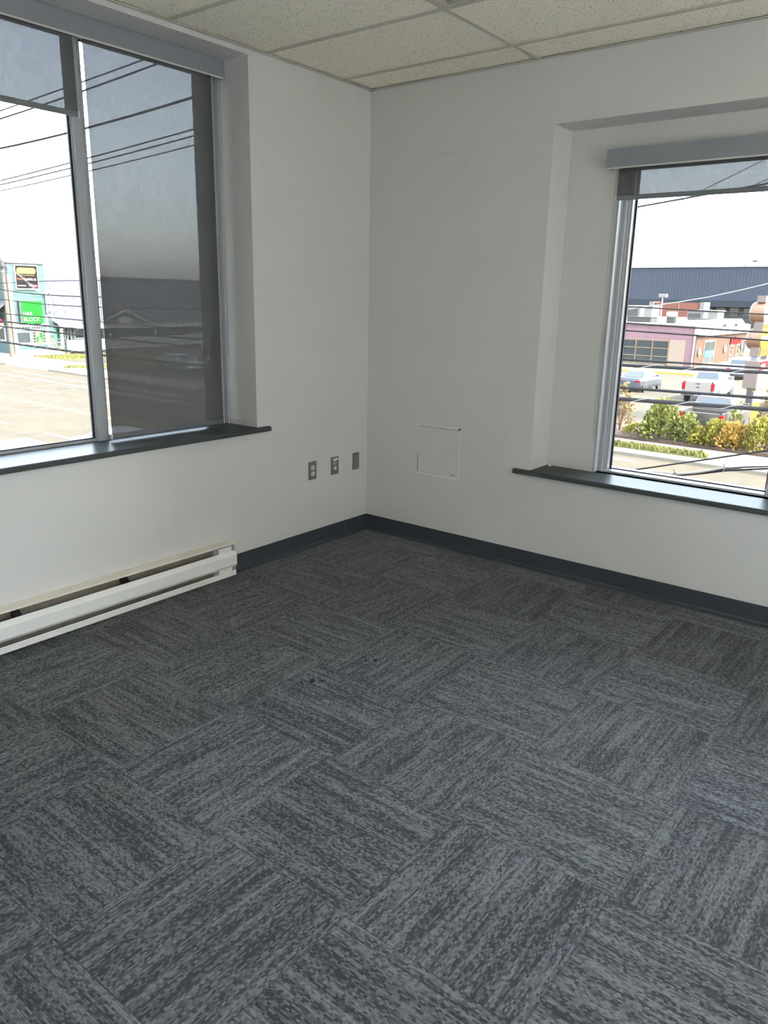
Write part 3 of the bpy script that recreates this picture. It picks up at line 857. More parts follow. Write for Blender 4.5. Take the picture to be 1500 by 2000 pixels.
# ---------------- shrubs of the planting bed
def shrub(name, label, x, y, rx, ry, h, n, m, leaf=0.17, spiky=0.3, group='shrubs in the bed across the street'):
    o = thing(name, label, 'shrub', (x, y, GZ+0.18), group=group)
    b = MB()
    for k in range(n):
        th = random.uniform(0, 2*PI); cz = random.random()**0.7
        rr = math.sqrt(max(0.05, 1-(cz*0.96)**2))*random.uniform(0.55, 1.0)**0.5
        lump = 1+0.22*math.sin(3*th+x)+0.12*math.sin(7*th+y*3)
        p = Vector((x+rx*rr*math.cos(th)*lump, y+ry*rr*math.sin(th)*lump, GZ+0.2+h*cz*(1+spiky*random.uniform(-0.5, 0.6))))
        d = Vector((math.cos(th)*rr, math.sin(th)*rr, 0.5+cz)).normalized()
        d = (d+Vector((random.gauss(0, .5), random.gauss(0, .5), random.gauss(0, .4)))).normalized()
        s = d.cross(Vector((random.gauss(0, 1), random.gauss(0, 1), random.gauss(0, 1)))).normalized()
        L = leaf*random.uniform(0.6, 1.3); w = L*0.38
        b.quad(p, p+d*L*0.5+s*w, p+d*L, p+d*L*0.5-s*w)
    b.build('foliage', m, o, recalc=False)
    st = MB()
    for k in range(7):
        a = random.uniform(0, 2*PI); r = random.uniform(0.3, 0.7)
        st.tube([(x, y, GZ+0.18), (x+rx*r*0.5*math.cos(a), y+ry*r*0.5*math.sin(a), GZ+0.2+h*0.45), (x+rx*r*math.cos(a), y+ry*r*math.sin(a), GZ+0.2+h*0.85)], [0.022, 0.015, 0.006], 5)
    st.build('stems', M['stem'], o)
shrub('shrub', 'sparse bronze-leaved shrub at the window frame end of the planting bed', 32.2, 10.55, 0.55, 0.55, 1.75, 420, M['leaf_b'], 0.17, 0.5)
shrub('shrub', 'big upright green shrub left of the dark pickup tailgate', 31.4, 8.35, 0.85, 0.75, 1.35, 1500, M['leaf_g'], 0.20, 0.5)
shrub('shrub', 'low creeping yellow-green shrub left of the big upright green one', 31.9, 9.45, 0.6, 0.7, 0.38, 420, M['leaf_y'], 0.14)
shrub('shrub', 'small olive shrub in front of the dark pickup left tail lamp', 31.5, 7.15, 0.55, 0.50, 1.0, 620, M['leaf_g'], 0.16, 0.4)
shrub('shrub', 'low bright green mound below the dark pickup plate', 31.3, 6.45, 0.60, 0.60, 0.60, 800, M['leaf_y'], 0.16)
shrub('shrub', 'yellow-green shrub with a raised tip by the dark pickup right tail lamp', 31.4, 5.85, 0.65, 0.62, 0.95, 1000, M['leaf_y'], 0.16)
shrub('shrub', 'golden orange shrub between two yellow-green ones', 31.2, 5.10, 0.75, 0.72, 0.90, 1300, M['leaf_o'], 0.15)
shrub('shrub', 'large lime green shrub at the foot of the sign post', 31.6, 3.95, 0.9, 1.0, 1.15, 1900, M['leaf_y'], 0.17)
shrub('shrub', 'thin pale green sprig standing in front of the dark pickup wheel', 33.0, 5.55, 0.28, 0.28, 1.45, 230, M['leaf_g'], 0.14, 0.5)
shrub('shrub', 'wispy olive shrub behind the sign post on the far side of the bed', 36.0, 4.55, 0.8, 0.9, 1.7, 900, M['leaf_b'], 0.16, 0.5)

# ---------------- vehicles
M['tyre'] = mat('tyre_rubber', (26, 26, 27), 0.8)
M['rim'] = mat('alloy_rim', (170, 172, 174), 0.3, 0.8)
M['tail'] = mat('tail_lamp_red', (160, 24, 30), 0.35)
M['cglass'] = mat('car_glass', (40, 50, 54), 0.06, 0, 0.8)
M['chrome'] = mat('chrome_bumper', (150, 150, 150), 0.2, 0.85)
M['platec'] = mat('licence_plate_white', (150, 152, 158), 0.5)
def ringp(x, w, z0, z1, t=0.93):
    return [(x, -w*0.93, z0), (x, -w, z0+(z1-z0)*0.3), (x, -w, z0+(z1-z0)*0.72), (x, -w*t, z1), (x, w*t, z1), (x, w, z0+(z1-z0)*0.72), (x, w, z0+(z1-z0)*0.3), (x, w*0.93, z0)]
def wheels(o, xs, w, r):
    for x in xs:
        for s in (-1, 1):
            b = MB().disc((x, s*(w-0.11), r), (0, 1, 0), r, 0.22, 24, 0.03).build('wheel', M['tyre'], o, smooth=False, local=True)
            MB().disc((x, s*(w-0.01), r), (0, 1, 0), r*0.66, 0.03, 18, 0.01).build('rim', M['rim'], b, local=True)
            MB().disc((x, s*(w-0.035), r+0.02), (0, 1, 0), r*1.17, 0.08, 24).build('wheel_arch', M['black'], o, local=True)
def cabin(o, x0, x1, xr0, xr1, wb, wr, zb, zr, pm, v0=0.10, v1=0.86):
    """tapered greenhouse with glass on its four sides"""
    B = [(x0, -wb, zb), (x1, -wb, zb), (x1, wb, zb), (x0, wb, zb)]
    T = [(xr0, -wr, zr), (xr1, -wr, zr), (xr1, wr, zr), (xr0, wr, zr)]
    MB().loft([B, T]).bev(0.07, 3).build('cabin', pm, o, smooth=False, local=True)
    def pane(i, j, u0, u1, v0, v1, name):
        a, b, c, d = map(Vector, (B[i], B[j], T[j], T[i]))
        f = lambda u, v: a.lerp(b, u).lerp(d.lerp(c, u), v)
        n = (b-a).cross(d-a).normalized()
        q = [f(u, v)+n*0.004 for u, v in ((u0, v0), (u1, v0), (u1, v1), (u0, v1))]
        MB().prism([p-n*0.02 for p in q], n*0.026).build(name, M['cglass'], o, local=True)
    pane(3, 0, 0.12, 0.88, v0, v1, 'rear_window')
    pane(1, 2, 0.08, 0.92, 0.08, 0.90, 'windscreen')
    for i, j in ((0, 1), (2, 3)):
        r = (0.13, 0.50, 0.54, 0.86) if i == 0 else (0.14, 0.46, 0.50, 0.87)
        pane(i, j, r[0], r[1], 0.08, 0.86, 'side_window'); pane(i, j, r[2], r[3], 0.08, 0.86, 'side_window')
def lamp(o, x, y, z, dx, dy, dz):
    MB().box(x-dx/2, x+dx/2, y-dy/2, y+dy/2, z-dz/2, z+dz/2).bev(0.02, 2).build('tail_lamp', M['tail'], o, local=True)
def pickup(label, x, y, rz, pm, cover):
    o = thing('pickup_truck', label, 'pickup truck', (x, y, GZ+0.006), rz)
    w = 1.0
    MB().prism([(0.08, -w*0.95, 0.52), (0.08, -w, 0.75), (0.08, -w, 1.15), (0.08, -0.97, 1.40), (0.08, -0.88, 1.40), (0.08, -0.88, 0.86), (0.08, 0.88, 0.86), (0.08, 0.88, 1.40), (0.08, 0.97, 1.40), (0.08, w, 1.15), (0.08, w, 0.75), (0.08, w*0.95, 0.52)], (1.85, 0, 0)).build('cargo_bed', pm, o, local=True)
    tg = MB().box(0.0, 0.075, -0.80, 0.80, 0.72, 1.40).bev(0.02, 2).build('tailgate', pm, o, local=True)
    MB().box(-0.006, 0.002, -0.13, 0.13, 1.235, 1.305).bev(0.005, 1).build('handle', M['black'], tg, local=True)
    MB().disc((-0.004, 0, 1.06), (1, 0, 0), 0.13, 0.014, 24, 0.003, 0.052).build('badge', M['chrome'], tg, local=True)
    for s in (-1, 1): lamp(o, 0.06, s*0.905, 1.12, 0.16, 0.19, 0.42)
    MB().box(-0.14, 0.10, -0.97, 0.97, 0.50, 0.70).bev(0.03, 2).build('bumper', M['chrome'] if cover else pm, o, local=True)
    MB().box(-0.147, -0.139, -0.16, 0.16, 0.53, 0.68).build('licence_plate', M['platec'], o, local=True)
    MB().loft([ringp(1.93, w, 0.48, 1.36), ringp(2.6, w, 0.46, 1.36), ringp(4.3, w, 0.46, 1.34), ringp(4.8, w*0.99, 0.46, 1.27), ringp(5.55, w*0.96, 0.48, 1.18), ringp(5.8, w*0.88, 0.55, 1.02)]).bev(0.03, 2).build('body', pm, o, local=True)
    cabin(o, 1.97, 4.55, 2.15, 3.75, 0.96, 0.74, 1.34, 1.93, pm)
    if cover: MB().box(0.08, 1.93, -0.92, 0.92, 1.395, 1.43).bev(0.01, 1).build('bed_cover', M['hvac'], o, local=True)
    wheels(o, (1.15, 4.75), 1.0, 0.40)
    for s in (-1, 1): MB().box(3.95, 4.10, s*1.02-0.14, s*1.02+0.14, 1.32, 1.54).bev(0.03, 2).build('mirror', pm, o, local=True)
    MB().disc((3.0, 0, 1.95), (0, 0, 1), 0.10, 0.06, 12, 0.02).build('roof_antenna', pm, o, local=True)
    return o
def sedan(label, x, y, rz, pm, name='sedan_car', L=4.6, roof=1.44, belt=1.0, hatch=False, cat='car'):
    o = thing(name, label, cat, (x, y, GZ+0.006), rz)
    w = 0.91
    MB().loft([ringp(0.0, w*0.80, 0.42, belt*0.86), ringp(0.10, w*0.94, 0.30, belt+0.02), ringp(0.8, w, 0.25, belt+0.03), ringp(L-1.3, w, 0.25, belt), ringp(L-0.55, w*0.95, 0.27, belt*0.86), ringp(L-0.12, w*0.84, 0.32, belt*0.70), ringp(L, w*0.7, 0.4, belt*0.58)]).bev(0.04, 2).build('body', pm, o, local=True)
    if hatch: cabin(o, 0.14, L-1.15, 0.38, L-2.1, 0.88, 0.72, belt, roof, pm, 0.24, 0.78)
    else: cabin(o, 0.62, L-1.05, 1.35, L-2.0, 0.84, 0.60, belt, roof, pm)
    for s in (-1, 1): lamp(o, 0.06, s*0.66, belt*0.80, 0.14, 0.34, 0.13)
    MB().box(-0.035, 0.05, -0.78, 0.78, 0.36, 0.52).bev(0.03, 2).build('bumper', M['black'], o, local=True)
    MB().box(-0.012, 0.02, -0.16, 0.16, belt*0.62, belt*0.62+0.13).build('licence_plate', M['platec'], o, local=True)
    wheels(o, (0.95, L-0.92), 0.91, 0.33)
    for s in (-1, 1): MB().box(L-1.75, L-1.60, s*0.96-0.09, s*0.96+0.09, belt, belt+0.14).bev(0.03, 2).build('mirror', pm, o, local=True)
    return o
pickup('dark grey pickup truck with an open bed, parked behind the shrubs', 32.45, 6.95, 0.02, paint('charcoal_paint', (84, 80, 72), 0.3), False)
pickup('silver-white pickup truck with a covered bed in the parking lot', 47.2, 11.45, 0.02, paint('silver_white_paint', (138, 130, 123), 0.1), True)
sedan('blue-grey sedan parked left of the silver-white pickup', 50.3, 17.15, -0.03, paint('blue_grey_paint', (70, 76, 84), 0.4))
sedan('grey car with only its rounded nose showing beside the right window frame', 35.2, 13.80, 0.0, paint('grey_paint', (88, 91, 95), 0.4))
sedan('white sport utility car in front of the brick shop wall', 66.5, 14.0, 0.0, paint('white_paint', (152, 150, 147), 0.0), name='utility_car', L=4.7, roof=1.80, belt=1.15, hatch=True)
sedan('dark car at the right edge of the lot with one red tail lamp in view', 47.3, 6.25, 0.0, paint('dark_maroon_paint', (70, 62, 62), 0.4), L=4.5)
sedan('white car seen through the lowered shade, across the street', 36.4, 51.6, -PI/2-0.1, paint('white_paint_far', (152, 150, 147), 0.0))
sedan('dark car parked right of the white one, seen through the lowered shade', 37.6, 46.0, -PI/2-0.1, paint('dark_paint_far', (74, 76, 78), 0.3))
sedan('pale car roof peeping over the far left end of the window sill', 8.2, 23.2, -PI/2-0.03, paint('pale_paint_near', (152, 150, 147), 0.0))
sedan('white car just above the sill beside the left window mullion, red lamp showing', 11.75, 23.1, -PI/2+0.05, paint('white_paint_near', (152, 150, 147), 0.0))

# ---------------- teal shop across the street (left window)
TY_ = 73.6
b = thing('teal_shop', 'teal clapboard shop with a square sign tower, grey shingle roof and front gables', 'building', (45, TY_, GZ))
MB().box(34.85, 38.55, TY_, 96, GZ, 4.15).build('tower', M['teal'], b)
cp = MB().box(34.75, 38.65, TY_-0.1, 96.1, 4.15, 4.24).build('tower_cap', M['hvacd'], b)
def bar3(mb, p, q, wx, wy):
    """straight trim board from p to q (in the x-z plane) wx wide, wy deep"""
    p, q = Vector(p), Vector(q); d = (q-p).normalized(); n = Vector((d.z, 0, -d.x))*wx/2
    mb.prism([p-n, p+n, q+n, q-n], (0, -wy, 0))
    return mb
tr = MB()
tr.box(34.78, 35.12, TY_-0.06, TY_, GZ, 3.1); tr.build('corner_board', M['trimw'], b)
MB().box(38.25, 38.52, TY_-0.06, TY_, GZ, -0.8).build('corner_board', M['trimw'], b)
MB().box(35.1, 38.25, TY_-0.08, TY_, -1.80, -1.62).build('fascia_board', M['trimw'], b)
MB().box(35.12, 38.25, TY_-0.05, TY_, -3.66, -3.46).build('fascia_board', M['trimw'], b)
MB().box(34.9, 38.4, TY_-0.10, TY_, GZ, GZ+0.45).build('plinth', M['trimw'], b)
def window(xa, xb, za, zb, y, parent, rows=1, cols=1, fw=0.11, gm='dglass', name='window', fm='trimw'):
    f = MB()
    for a in ((xa, xb, za, za+fw), (xa, xb, zb-fw, zb), (xa, xa+fw, za+fw, zb-fw), (xb-fw, xb, za+fw, zb-fw)):
        f.box(a[0], a[1], y-0.07, y+0.02, a[2], a[3])
    for k in range(1, cols): xx = xa+(xb-xa)*k/cols; f.box(xx-0.03, xx+0.03, y-0.06, y, za+fw, zb-fw)
    for k in range(1, rows): zz = za+(zb-za)*k/rows; f.box(xa+fw, xb-fw, y-0.06, y, zz-0.03, zz+0.03)
    w = f.build(name, M[fm], parent)
    MB().box(xa+fw*0.5, xb-fw*0.5, y-0.03, y+0.01, za+fw*0.5, zb-fw*0.5).build('pane', M[gm], w)
    return w
window(35.08, 36.58, -2.18, -1.78, TY_, b, 1, 5, 0.08, 'dglass', 'transom_window')
window(36.66, 37.90, -2.18, -1.78, TY_, b, 1, 5, 0.08, 'dglass', 'transom_window')
window(35.06, 36.56, -3.50, -2.32, TY_, b, 1, 1, 0.10)
window(36.66, 38.15, -3.50, -2.32, TY_, b, 4, 3, 0.08)
# shingle roofs
YE, YR, ZE, ZR = 73.0, 80.5, -1.72, 3.36
rf = MB()
def slope(mb, pts, th=0.12):
    a, b_, c = Vector(pts[0]), Vector(pts[1]), Vector(pts[2])
    n = (b_-a).cross(c-a).normalized()
    if n.z < 0: n = -n
    mb.prism(pts, -n*th)
slope(rf, [(39.35, YE, ZE), (78, YE, ZE), (78, YR, ZR), (38.45, YR, ZR), (38.45, 74.2, -0.75)])
rf.build('roof', M['shingle'], b)
bk = MB(); slope(bk, [(38.45, YR, ZR), (78, YR, ZR), (78, 89, ZE-0.6), (38.45, 89, ZE-0.6)])
bk.build('roof', M['shingle'], b)
MB().box(39.3, 78, YE-0.06, YE+0.02, ZE-0.30, ZE+0.02).build('fascia_board', M['trimw'], b)
rk = bar3(MB(), (38.40, YE+0.05, -0.62), (39.45, YE+0.05, -1.72), 0.20, 0.08); rk.build('rake_board', M['trimw'], b)
MB().prism([(38.5, 73.55, GZ), (39.35, 73.55, GZ), (39.35, 73.55, -1.75), (38.5, 73.55, -0.75)], (0, 0.2, 0)).build('end_wall', M['teal'], b)
MB().box(38.72, 38.98, 73.50, 73.58, -2.92, -2.78).build('mail_slot', M['black'], b)
MB().box(39.35, 78, 75.4, 88.5, GZ, -1.9).build('wall', M['teal'], b)
for xa, xb, pic in ((40.2, 41.3, 'green'), (41.5, 42.0, None), (42.3, 43.5, None), (44.2, 46.0, None), (46.6, 47.6, None), (49.5, 51.5, None), (52.3, 54.4, None), (56, 58, None)):
    w = window(xa, xb, -3.3 if xb-xa > 0.6 else GZ+0.5, -2.15, 75.4, b, 1, 1, 0.12)
for x in (39.62, 45.2, 51.0, 57.0): MB().box(x-0.13, x+0.13, 73.05, 73.3, GZ, ZE-0.28).build('porch_column', M['trimw'], b)
# front gables
def gable(xc, hw, zb, zt):
    g = MB().prism([(xc-hw, 72.98, zb), (xc+hw, 72.98, zb), (xc, 72.98, zt)], (0, 0.12, 0)).build('gable', M['teal'], b)
    for s in (-1, 1):
        r = MB()
        yb = YE+(zt-ZE)*(YR-YE)/(ZR-ZE)
        slope(r, [(xc+s*(hw+0.15), 72.85, zb-0.07), (xc, 72.85, zt+0.05), (xc, yb, zt+0.05), (xc+s*(hw+0.15), 73.1, zb-0.07)], 0.10)
        r.build('gable_roof', M['shingle'], g)
        bar3(MB(), (xc+s*(hw+0.1), 72.86, zb-0.05), (xc, 72.86, zt+0.02), 0.22, 0.06).build('rake_board', M['trimw'], g)
    return g
gable(47.08, 3.6, -1.78, -0.28)
gable(58.6, 4.9, -1.78, 0.25)
MB().box(46.2, 47.9, 72.9, 72.97, -1.68, -0.98).build('gable_vent', M['trimw'], b)
MB().box(41, 78, 72.92, 72.99, -2.12, -2.02).build('beam', M['trimw'], b)
MB().box(41.5, 43.2, 82.2, 84.5, 2.9, 3.95).build('chimney', M['beige'], b)
# street side of the tower
MB().prism([(34.85, TY_+0.6, 0.55), (33.3, TY_+0.6, -0.55), (33.3, TY_+0.6, -0.65), (34.85, TY_+0.6, 0.45)], (0, 22, 0)).build('porch_roof', M['shingle'], b)
MB().box(33.2, 33.35, TY_+0.6, 95.6, -1.05, -0.55).build('porch_fascia', M['trimw'], b)
for yy in (76.5, 80.0): 
    f = MB().box(34.76, 34.86, yy, yy+1.3, 1.5, 3.0).build('window', M['trimw'], b)
    MB().box(34.74, 34.80, yy+0.12, yy+1.18, 1.62, 2.88).build('pane', M['dglass'], f)
for yy in (75.2, 78.4, 81.6):
    f = MB().box(34.76, 34.86, yy, yy+2.4, -3.3, -1.7).build('window', M['trimw'], b)
    MB().box(34.74, 34.80, yy+0.15, yy+2.25, -3.15, -1.85).build('pane', M['dglass'], f)
o = thing('round_sign', 'small round red and white sign under the porch eave behind the utility pole', 'sign', (33.9, 74.6, -1.55))
MB().disc((33.9, 74.6, -1.55), (0, 1, 0), 0.52, 0.08, 28).build('face', M['trimw'], o)
MB().prism([(33.9+0.5*math.cos(a), 74.555, -1.52+0.5*math.sin(a)) for a in [PI*k/14 for k in range(15)]], (0, -0.02, 0)).build('red_half', M['red'], o)
MB().tube([(33.9, 74.6, -1.03), (33.9, 74.6, -0.85)], 0.02, 6).build('hanger', M['metal'], o)
# signs on the tower
o = thing('wall_sign', 'black billboard with an orange capsule high on the teal tower', 'sign', (36.6, TY_-0.05, 2.9))
MB().box(35.48, 37.86, TY_-0.14, TY_, 1.70, 4.05).build('frame', M['trimw'], o)
MB().box(35.60, 37.76, TY_-0.17, TY_-0.13, 1.84, 3.97).build('face', M['signblk'], o)
cpz, cpr = 3.49, 0.29
pts = [(37.36+0.26*math.cos(a), cpz+cpr*math.sin(a)) for a in [-PI/2+PI*k/10 for k in range(11)]]+[(35.96+0.30*math.cos(a), cpz+cpr*math.sin(a)) for a in [PI/2+PI*k/10 for k in range(11)]]
MB().prism([(x, TY_-0.17, z) for x, z in pts], (0, -0.02, 0)).build('capsule', M['capsule'], o)
MB().box(35.85, 37.45, TY_-0.185, TY_-0.165, 3.05, 3.09).build('underline', M['capsule'], o)
R0 = (PI/2, 0, 0)
def txt(o, s, size, m, name, x, z, y, sx_=1.0):
    return text_mesh(s, size, M[m], name, o, (x-o.location.x, y-o.location.y, z-o.location.z), R0, 0.01, sx_)
txt(o, 'stop', 0.36, 'sgn_or', 'lettering', 35.66, 2.62, TY_-0.18, 0.95)
txt(o, 'thedebt.ca', 0.36, 'sgn_w', 'lettering', 36.30, 2.60, TY_-0.18, 0.86)
MB().box(35.68, 36.50, TY_-0.185, TY_-0.165, 2.03, 2.13).build('text_line', M['sgn_w'], o)
MB().box(36.80, 37.20, TY_-0.185, TY_-0.165, 2.02, 2.26).build('logo', M['sgn_gr'], o)
MB().box(37.16, 37.66, TY_-0.185, TY_-0.165, 1.96, 2.20).build('logo', M['sgn_pk'], o)
o = thing('wall_sign', 'square green sign with white block lettering on the teal tower', 'sign', (36.65, TY_-0.3, -0.4))
MB().box(35.50, 37.84, TY_-0.40, TY_-0.02, -1.54, 0.66).build('cabinet', M['darkpost'], o)
MB().box(35.66, 37.80, TY_-0.43, TY_-0.39, -1.50, 0.62).build('face', M['green'], o)
txt(o, 'H&R', 0.54, 'sgn_w', 'lettering', 35.74, -0.77, TY_-0.44, 0.92)
txt(o, 'BLOCK', 0.54, 'sgn_w', 'lettering', 35.74, -1.30, TY_-0.44, 0.98)
o = thing('window_poster', 'green and white poster in the shop window under the green sign', 'poster', (37.4, TY_-0.09, -2.9))
MB().box(36.98, 37.82, TY_-0.10, TY_-0.075, -3.46, -2.38).build('sheet', M['capsule'], o)
MB().box(37.05, 37.74, TY_-0.115, TY_-0.095, -3.40, -2.46).build('green_field', M['green'], o)
MB().disc((37.42, TY_-0.115, -3.05), (0, 1, 0), 0.13, 0.015, 16).build('figure', M['sgn_w'], o)
MB().box(37.24, 37.62, TY_-0.125, TY_-0.11, -3.36, -3.20).build('figure', M['sgn_w'], o)
MB().box(37.05, 37.42, TY_-0.125, TY_-0.11, -2.85, -2.46).build('white_field', M['sgn_w'], o)
o = thing('window_poster', 'dark green poster behind the white ramp railing', 'poster', (40.7, 75.3, -2.7))
MB().box(40.30, 41.05, 75.28, 75.32, -3.2, -2.25).build('sheet', M['green'], o)
# power entry mast
o = thing('service_mast', 'pair of white service conduits running down the tower corner', 'conduit', (38.6, TY_-0.2, 0.3))
for x in (38.42, 38.86):
    MB().tube([(x, TY_-0.22, 1.4), (x, TY_-0.22, -0.52)], 0.085, 10).build('conduit', M['trimw'], o)
    MB().tube([(x, TY_-0.22, 1.36), (x-0.12, TY_-0.34, 1.5), (x-0.22, TY_-0.4, 1.36)], 0.09, 10).build('weather_head', M['metal'], o)
MB().tube([(38.95, TY_-0.25, 1.3), (39.15, TY_-0.3, 0.6), (38.95, TY_-0.25, 0.2)], 0.02, 6).build('drip_loop', M['black'], o)
MB().box(38.7, 38.9, TY_-0.2, TY_-0.02, -0.58, -0.46).build('bracket', M['black'], o)
o = thing('service_drop', 'twin pale wires slanting across the black billboard to the conduits', 'wire', (36.5, 72, 2.5))
for k in (0, 1):
    MB().tube([(33.0+k*0.1, 70.5, 3.95), (35.4+k*0.15, 71.9, 2.75), (37.2+k*0.15, 73.0, 1.65), (38.25+k*0.15, TY_-0.38, 1.32)], 0.022, 6).build('strand', M['sgn_w'], o)
# ramp
o = thing('ramp_railing', 'white picket railing of the ramp in front of the teal shop', 'railing', (42, 72.4, GZ))
for x in (39.75, 42.3, 45.0, 48, 51, 54, 57, 60): MB().box(x-0.08, x+0.08, 72.32, 72.48, GZ, -3.12+0.012*(x-42)).build('post', M['trimw'], o)
MB().prism([(39.7, 72.34, -3.30), (60, 72.34, -3.05), (60, 72.34, -2.97), (39.7, 72.34, -3.22)], (0, 0.12, 0)).build('top_rail', M['trimw'], o)
MB().prism([(39.7, 72.34, -4.34), (60, 72.34, -4.05), (60, 72.34, -3.93), (39.7, 72.34, -4.20)], (0, 0.12, 0)).build('bottom_rail', M['trimw'], o)
pk = MB(); x = 39.92
while x < 59.9: pk.box(x-0.052, x+0.052, 72.37, 72.43, -4.28+0.0143*(x-39.7), -3.24+0.0123*(x-39.7)); x += 0.15
tag(pk.build('picket', M['trimw'], o), kind='stuff')
o = thing('ramp_deck', 'white edged ramp deck with a dark gap beneath', 'ramp', (47, 73, GZ))
MB().prism([(39.6, 72.5, -4.42), (60, 72.5, -4.12), (60, 72.5, -4.02), (39.6, 72.5, -4.30)], (0, 0.9, 0)).build('deck', M['trimw'], o)
o = thing('ramp_wall', 'pale concrete ramp wall sloping along the foot of the tower', 'wall', (37.2, 72.6, GZ))
MB().prism([(34.9, 72.5, GZ), (39.45, 72.5, GZ), (39.45, 72.5, -4.06), (34.9, 72.5, -4.52)], (0, 0.35, 0)).build('slab', M['concrete'], o)
tr = thing('pipe_rail', 'slim white pipe handrail on the pale concrete ramp wall', 'railing', (37, 72.6, -4.2))
MB().tube([(36.2, 72.65, -3.62), (39.6, 72.65, -3.35)], 0.035, 8).build('top_rail', M['trimw'], tr)
MB().tube([(36.2, 72.65, -4.05), (39.6, 72.65, -3.80)], 0.03, 8).build('mid_rail', M['trimw'], tr)
for x in (38.3, 39.15): MB().tube([(x, 72.65, -4.3), (x, 72.65, -3.42)], 0.035, 8).build('post', M['trimw'], tr)

# ---------------- utility pole and its guy guard
o = thing('utility_pole', 'weathered wooden utility pole in front of the teal tower', 'utility pole', (32.92, 70.5, GZ))
MB().tube([(32.93, 70.5, GZ), (32.92, 70.5, -1.5), (32.90, 70.5, 1.5), (32.88, 70.5, 4.5)], [0.23, 0.205, 0.18, 0.155], 14).build('shaft', M['pole'], o)
MB().tube([(33.14, 70.3, -4.0), (33.12, 70.3, -1.0), (33.08, 70.3, 3.4)], 0.035, 6).build('ground_conduit', M['black'], o)
for z in (3.3, 3.75): MB().disc((32.88, 70.5, z), (0, 0, 1), 0.19, 0.10, 14).build('strap', M['metal'], o)
MB().disc((32.72, 70.15, 3.95), (0, 0, 1), 0.20, 0.6, 14, 0.04).build('transformer_can', M['hvacd'], o)
o = thing('guy_guard', 'slanting yellow guy-wire guard left of the ramp railing', 'guy guard', (38.0, 70, GZ))
MB().tube([(37.3, 67.6, GZ), (36.75, 68.4, -3.9), (36.0, 69.4, -2.6)], 0.055, 8).build('sleeve', M['guard'], o)

# ---------------- overhead wires (they run along the street)
def poly(c, y):
    t = y/10.0; v = 0.0
    for k in c: v = v*t+k
    return v
def wire(name, label, x, c, r, y0=-1.4, y1=17.3, ya=-16, yb=40, m='cable', lash=False, cat='wire'):
    pts = []
    n = 60
    sa = (poly(c, y0+0.5)-poly(c, y0))/0.5; sb_ = (poly(c, y1)-poly(c, y1-0.5))/0.5
    pts.append((x, ya, poly(c, y0)+sa*(ya-y0)))
    for k in range(n+1):
        yy = y0+(y1-y0)*k/n; pts.append((x, yy, poly(c, yy)))
    pts.append((x, yb, poly(c, y1)+sb_*(yb-y1)))
    o = thing(name, label, cat, (x, 6, poly(c, 6)), group='overhead wires along the street')
    MB().tube(pts, r, 8).build('cable', M[m], o, smooth=True)
    if lash:
        sp = []; yy = y0
        L = 0.55
        while yy < y1:
            a = 2*PI*(yy/L)
            sp.append((x+(r+0.004)*math.cos(a), yy, poly(c, yy)+(r+0.004)*math.sin(a))); yy += L/10
        MB().tube(sp, 0.0035, 4).build('lashing', M['cable_l'], o)
    return o
wire('overhead_wire', 'topmost wire of the seven crossing both windows below the horizon', 6.3, [0.0161, -0.1618, 0.1307, 0.3288, 1.4709], 0.008)
wire('overhead_wire', 'thin wire crossing the right window just under the red brick building', 6.0, [0.3068, -0.7737, 0.3505, 0.3169, 1.2707], 0.011)
wire('overhead_wire', 'thin wire crossing the pink shop front at the height of its upper cladding', 6.2, [0.1416, -0.2554, -0.0875, 0.2758, 1.1721], 0.010)
wire('overhead_wire', 'thin wire passing just above the two parked white vehicles', 6.1, [-0.0432, 0.1127, -0.0029, -0.0207, 0.8243], 0.012)
wire('overhead_cable', 'thick black cable passing over the roof of the silver-white pickup', 6.0, [-0.0109, 0.047, 0.0558, -0.1619, 0.7661], 0.021, lash=True, cat='cable')
wire('overhead_cable', 'second lowest black cable, below the silver-white pickup bumper', 5.9, [0.0781, -0.2898, 0.3927, -0.101, 0.4813], 0.018, cat='cable')
wire('overhead_cable', 'lowest and thickest street cable, spiral lashed, over the dark pickup roof', 5.8, [0.0057, 0.028, 0.0488, -0.22, 0.3523], 0.026, lash=True, cat='cable')
for lab, x, c, r in (('highest sky wire, seen only through the left window shades', 9.0, [0.1136, -0.7937, 7.9965], 0.020),
                     ('second highest sky wire, dipping below the raised left shade', 6.5, [0.213, -1.0284, 6.7343], 0.020),
                     ('bold single wire across the middle of the left window sky', 6.4, [0.3544, -1.2145, 5.9576], 0.025),
                     ('upper wire of the close trio in the left window sky', 6.0, [0.1174, -0.8009, 5.0869], 0.015),
                     ('middle wire of the close trio in the left window sky', 6.2, [0.1555, -0.8814, 5.09], 0.015),
                     ('lower wire of the close trio in the left window sky', 6.4, [0.1538, -0.8569, 4.9772], 0.013)):
    wire('overhead_wire', lab, x, c, r, 9.0, 17.5, 3.0, 42)
def span(name, label, pts, r, m='cable', group=None, cat='wire'):
    o = thing(name, label, cat, pts[0], group=group)
    MB().tube(pts, r, 8).build('cable', M[m], o, smooth=True)
    return o
span('overhead_wire', 'dark wire rising across the raised shade of the right window', [(4.0, 0.9, 2.32), (4.0, -0.182, 2.463), (4.0, -0.884, 2.545), (4.0, -1.342, 2.597), (4.0, -5, 3.0)], 0.009)
span('overhead_wire', 'hair-thin upper wire climbing through the right window sky', [(4.0, 0.9, 1.85), (4.0, -0.181, 2.318), (4.0, -0.588, 2.495), (4.0, -3, 3.55)], 0.0038, 'cable_l')
span('overhead_wire', 'hair-thin lower wire climbing through the right window sky', [(4.0, 0.6, 1.91), (4.0, -0.342, 2.265), (4.0, -0.955, 2.492), (4.0, -3, 3.25)], 0.0038, 'cable_l')
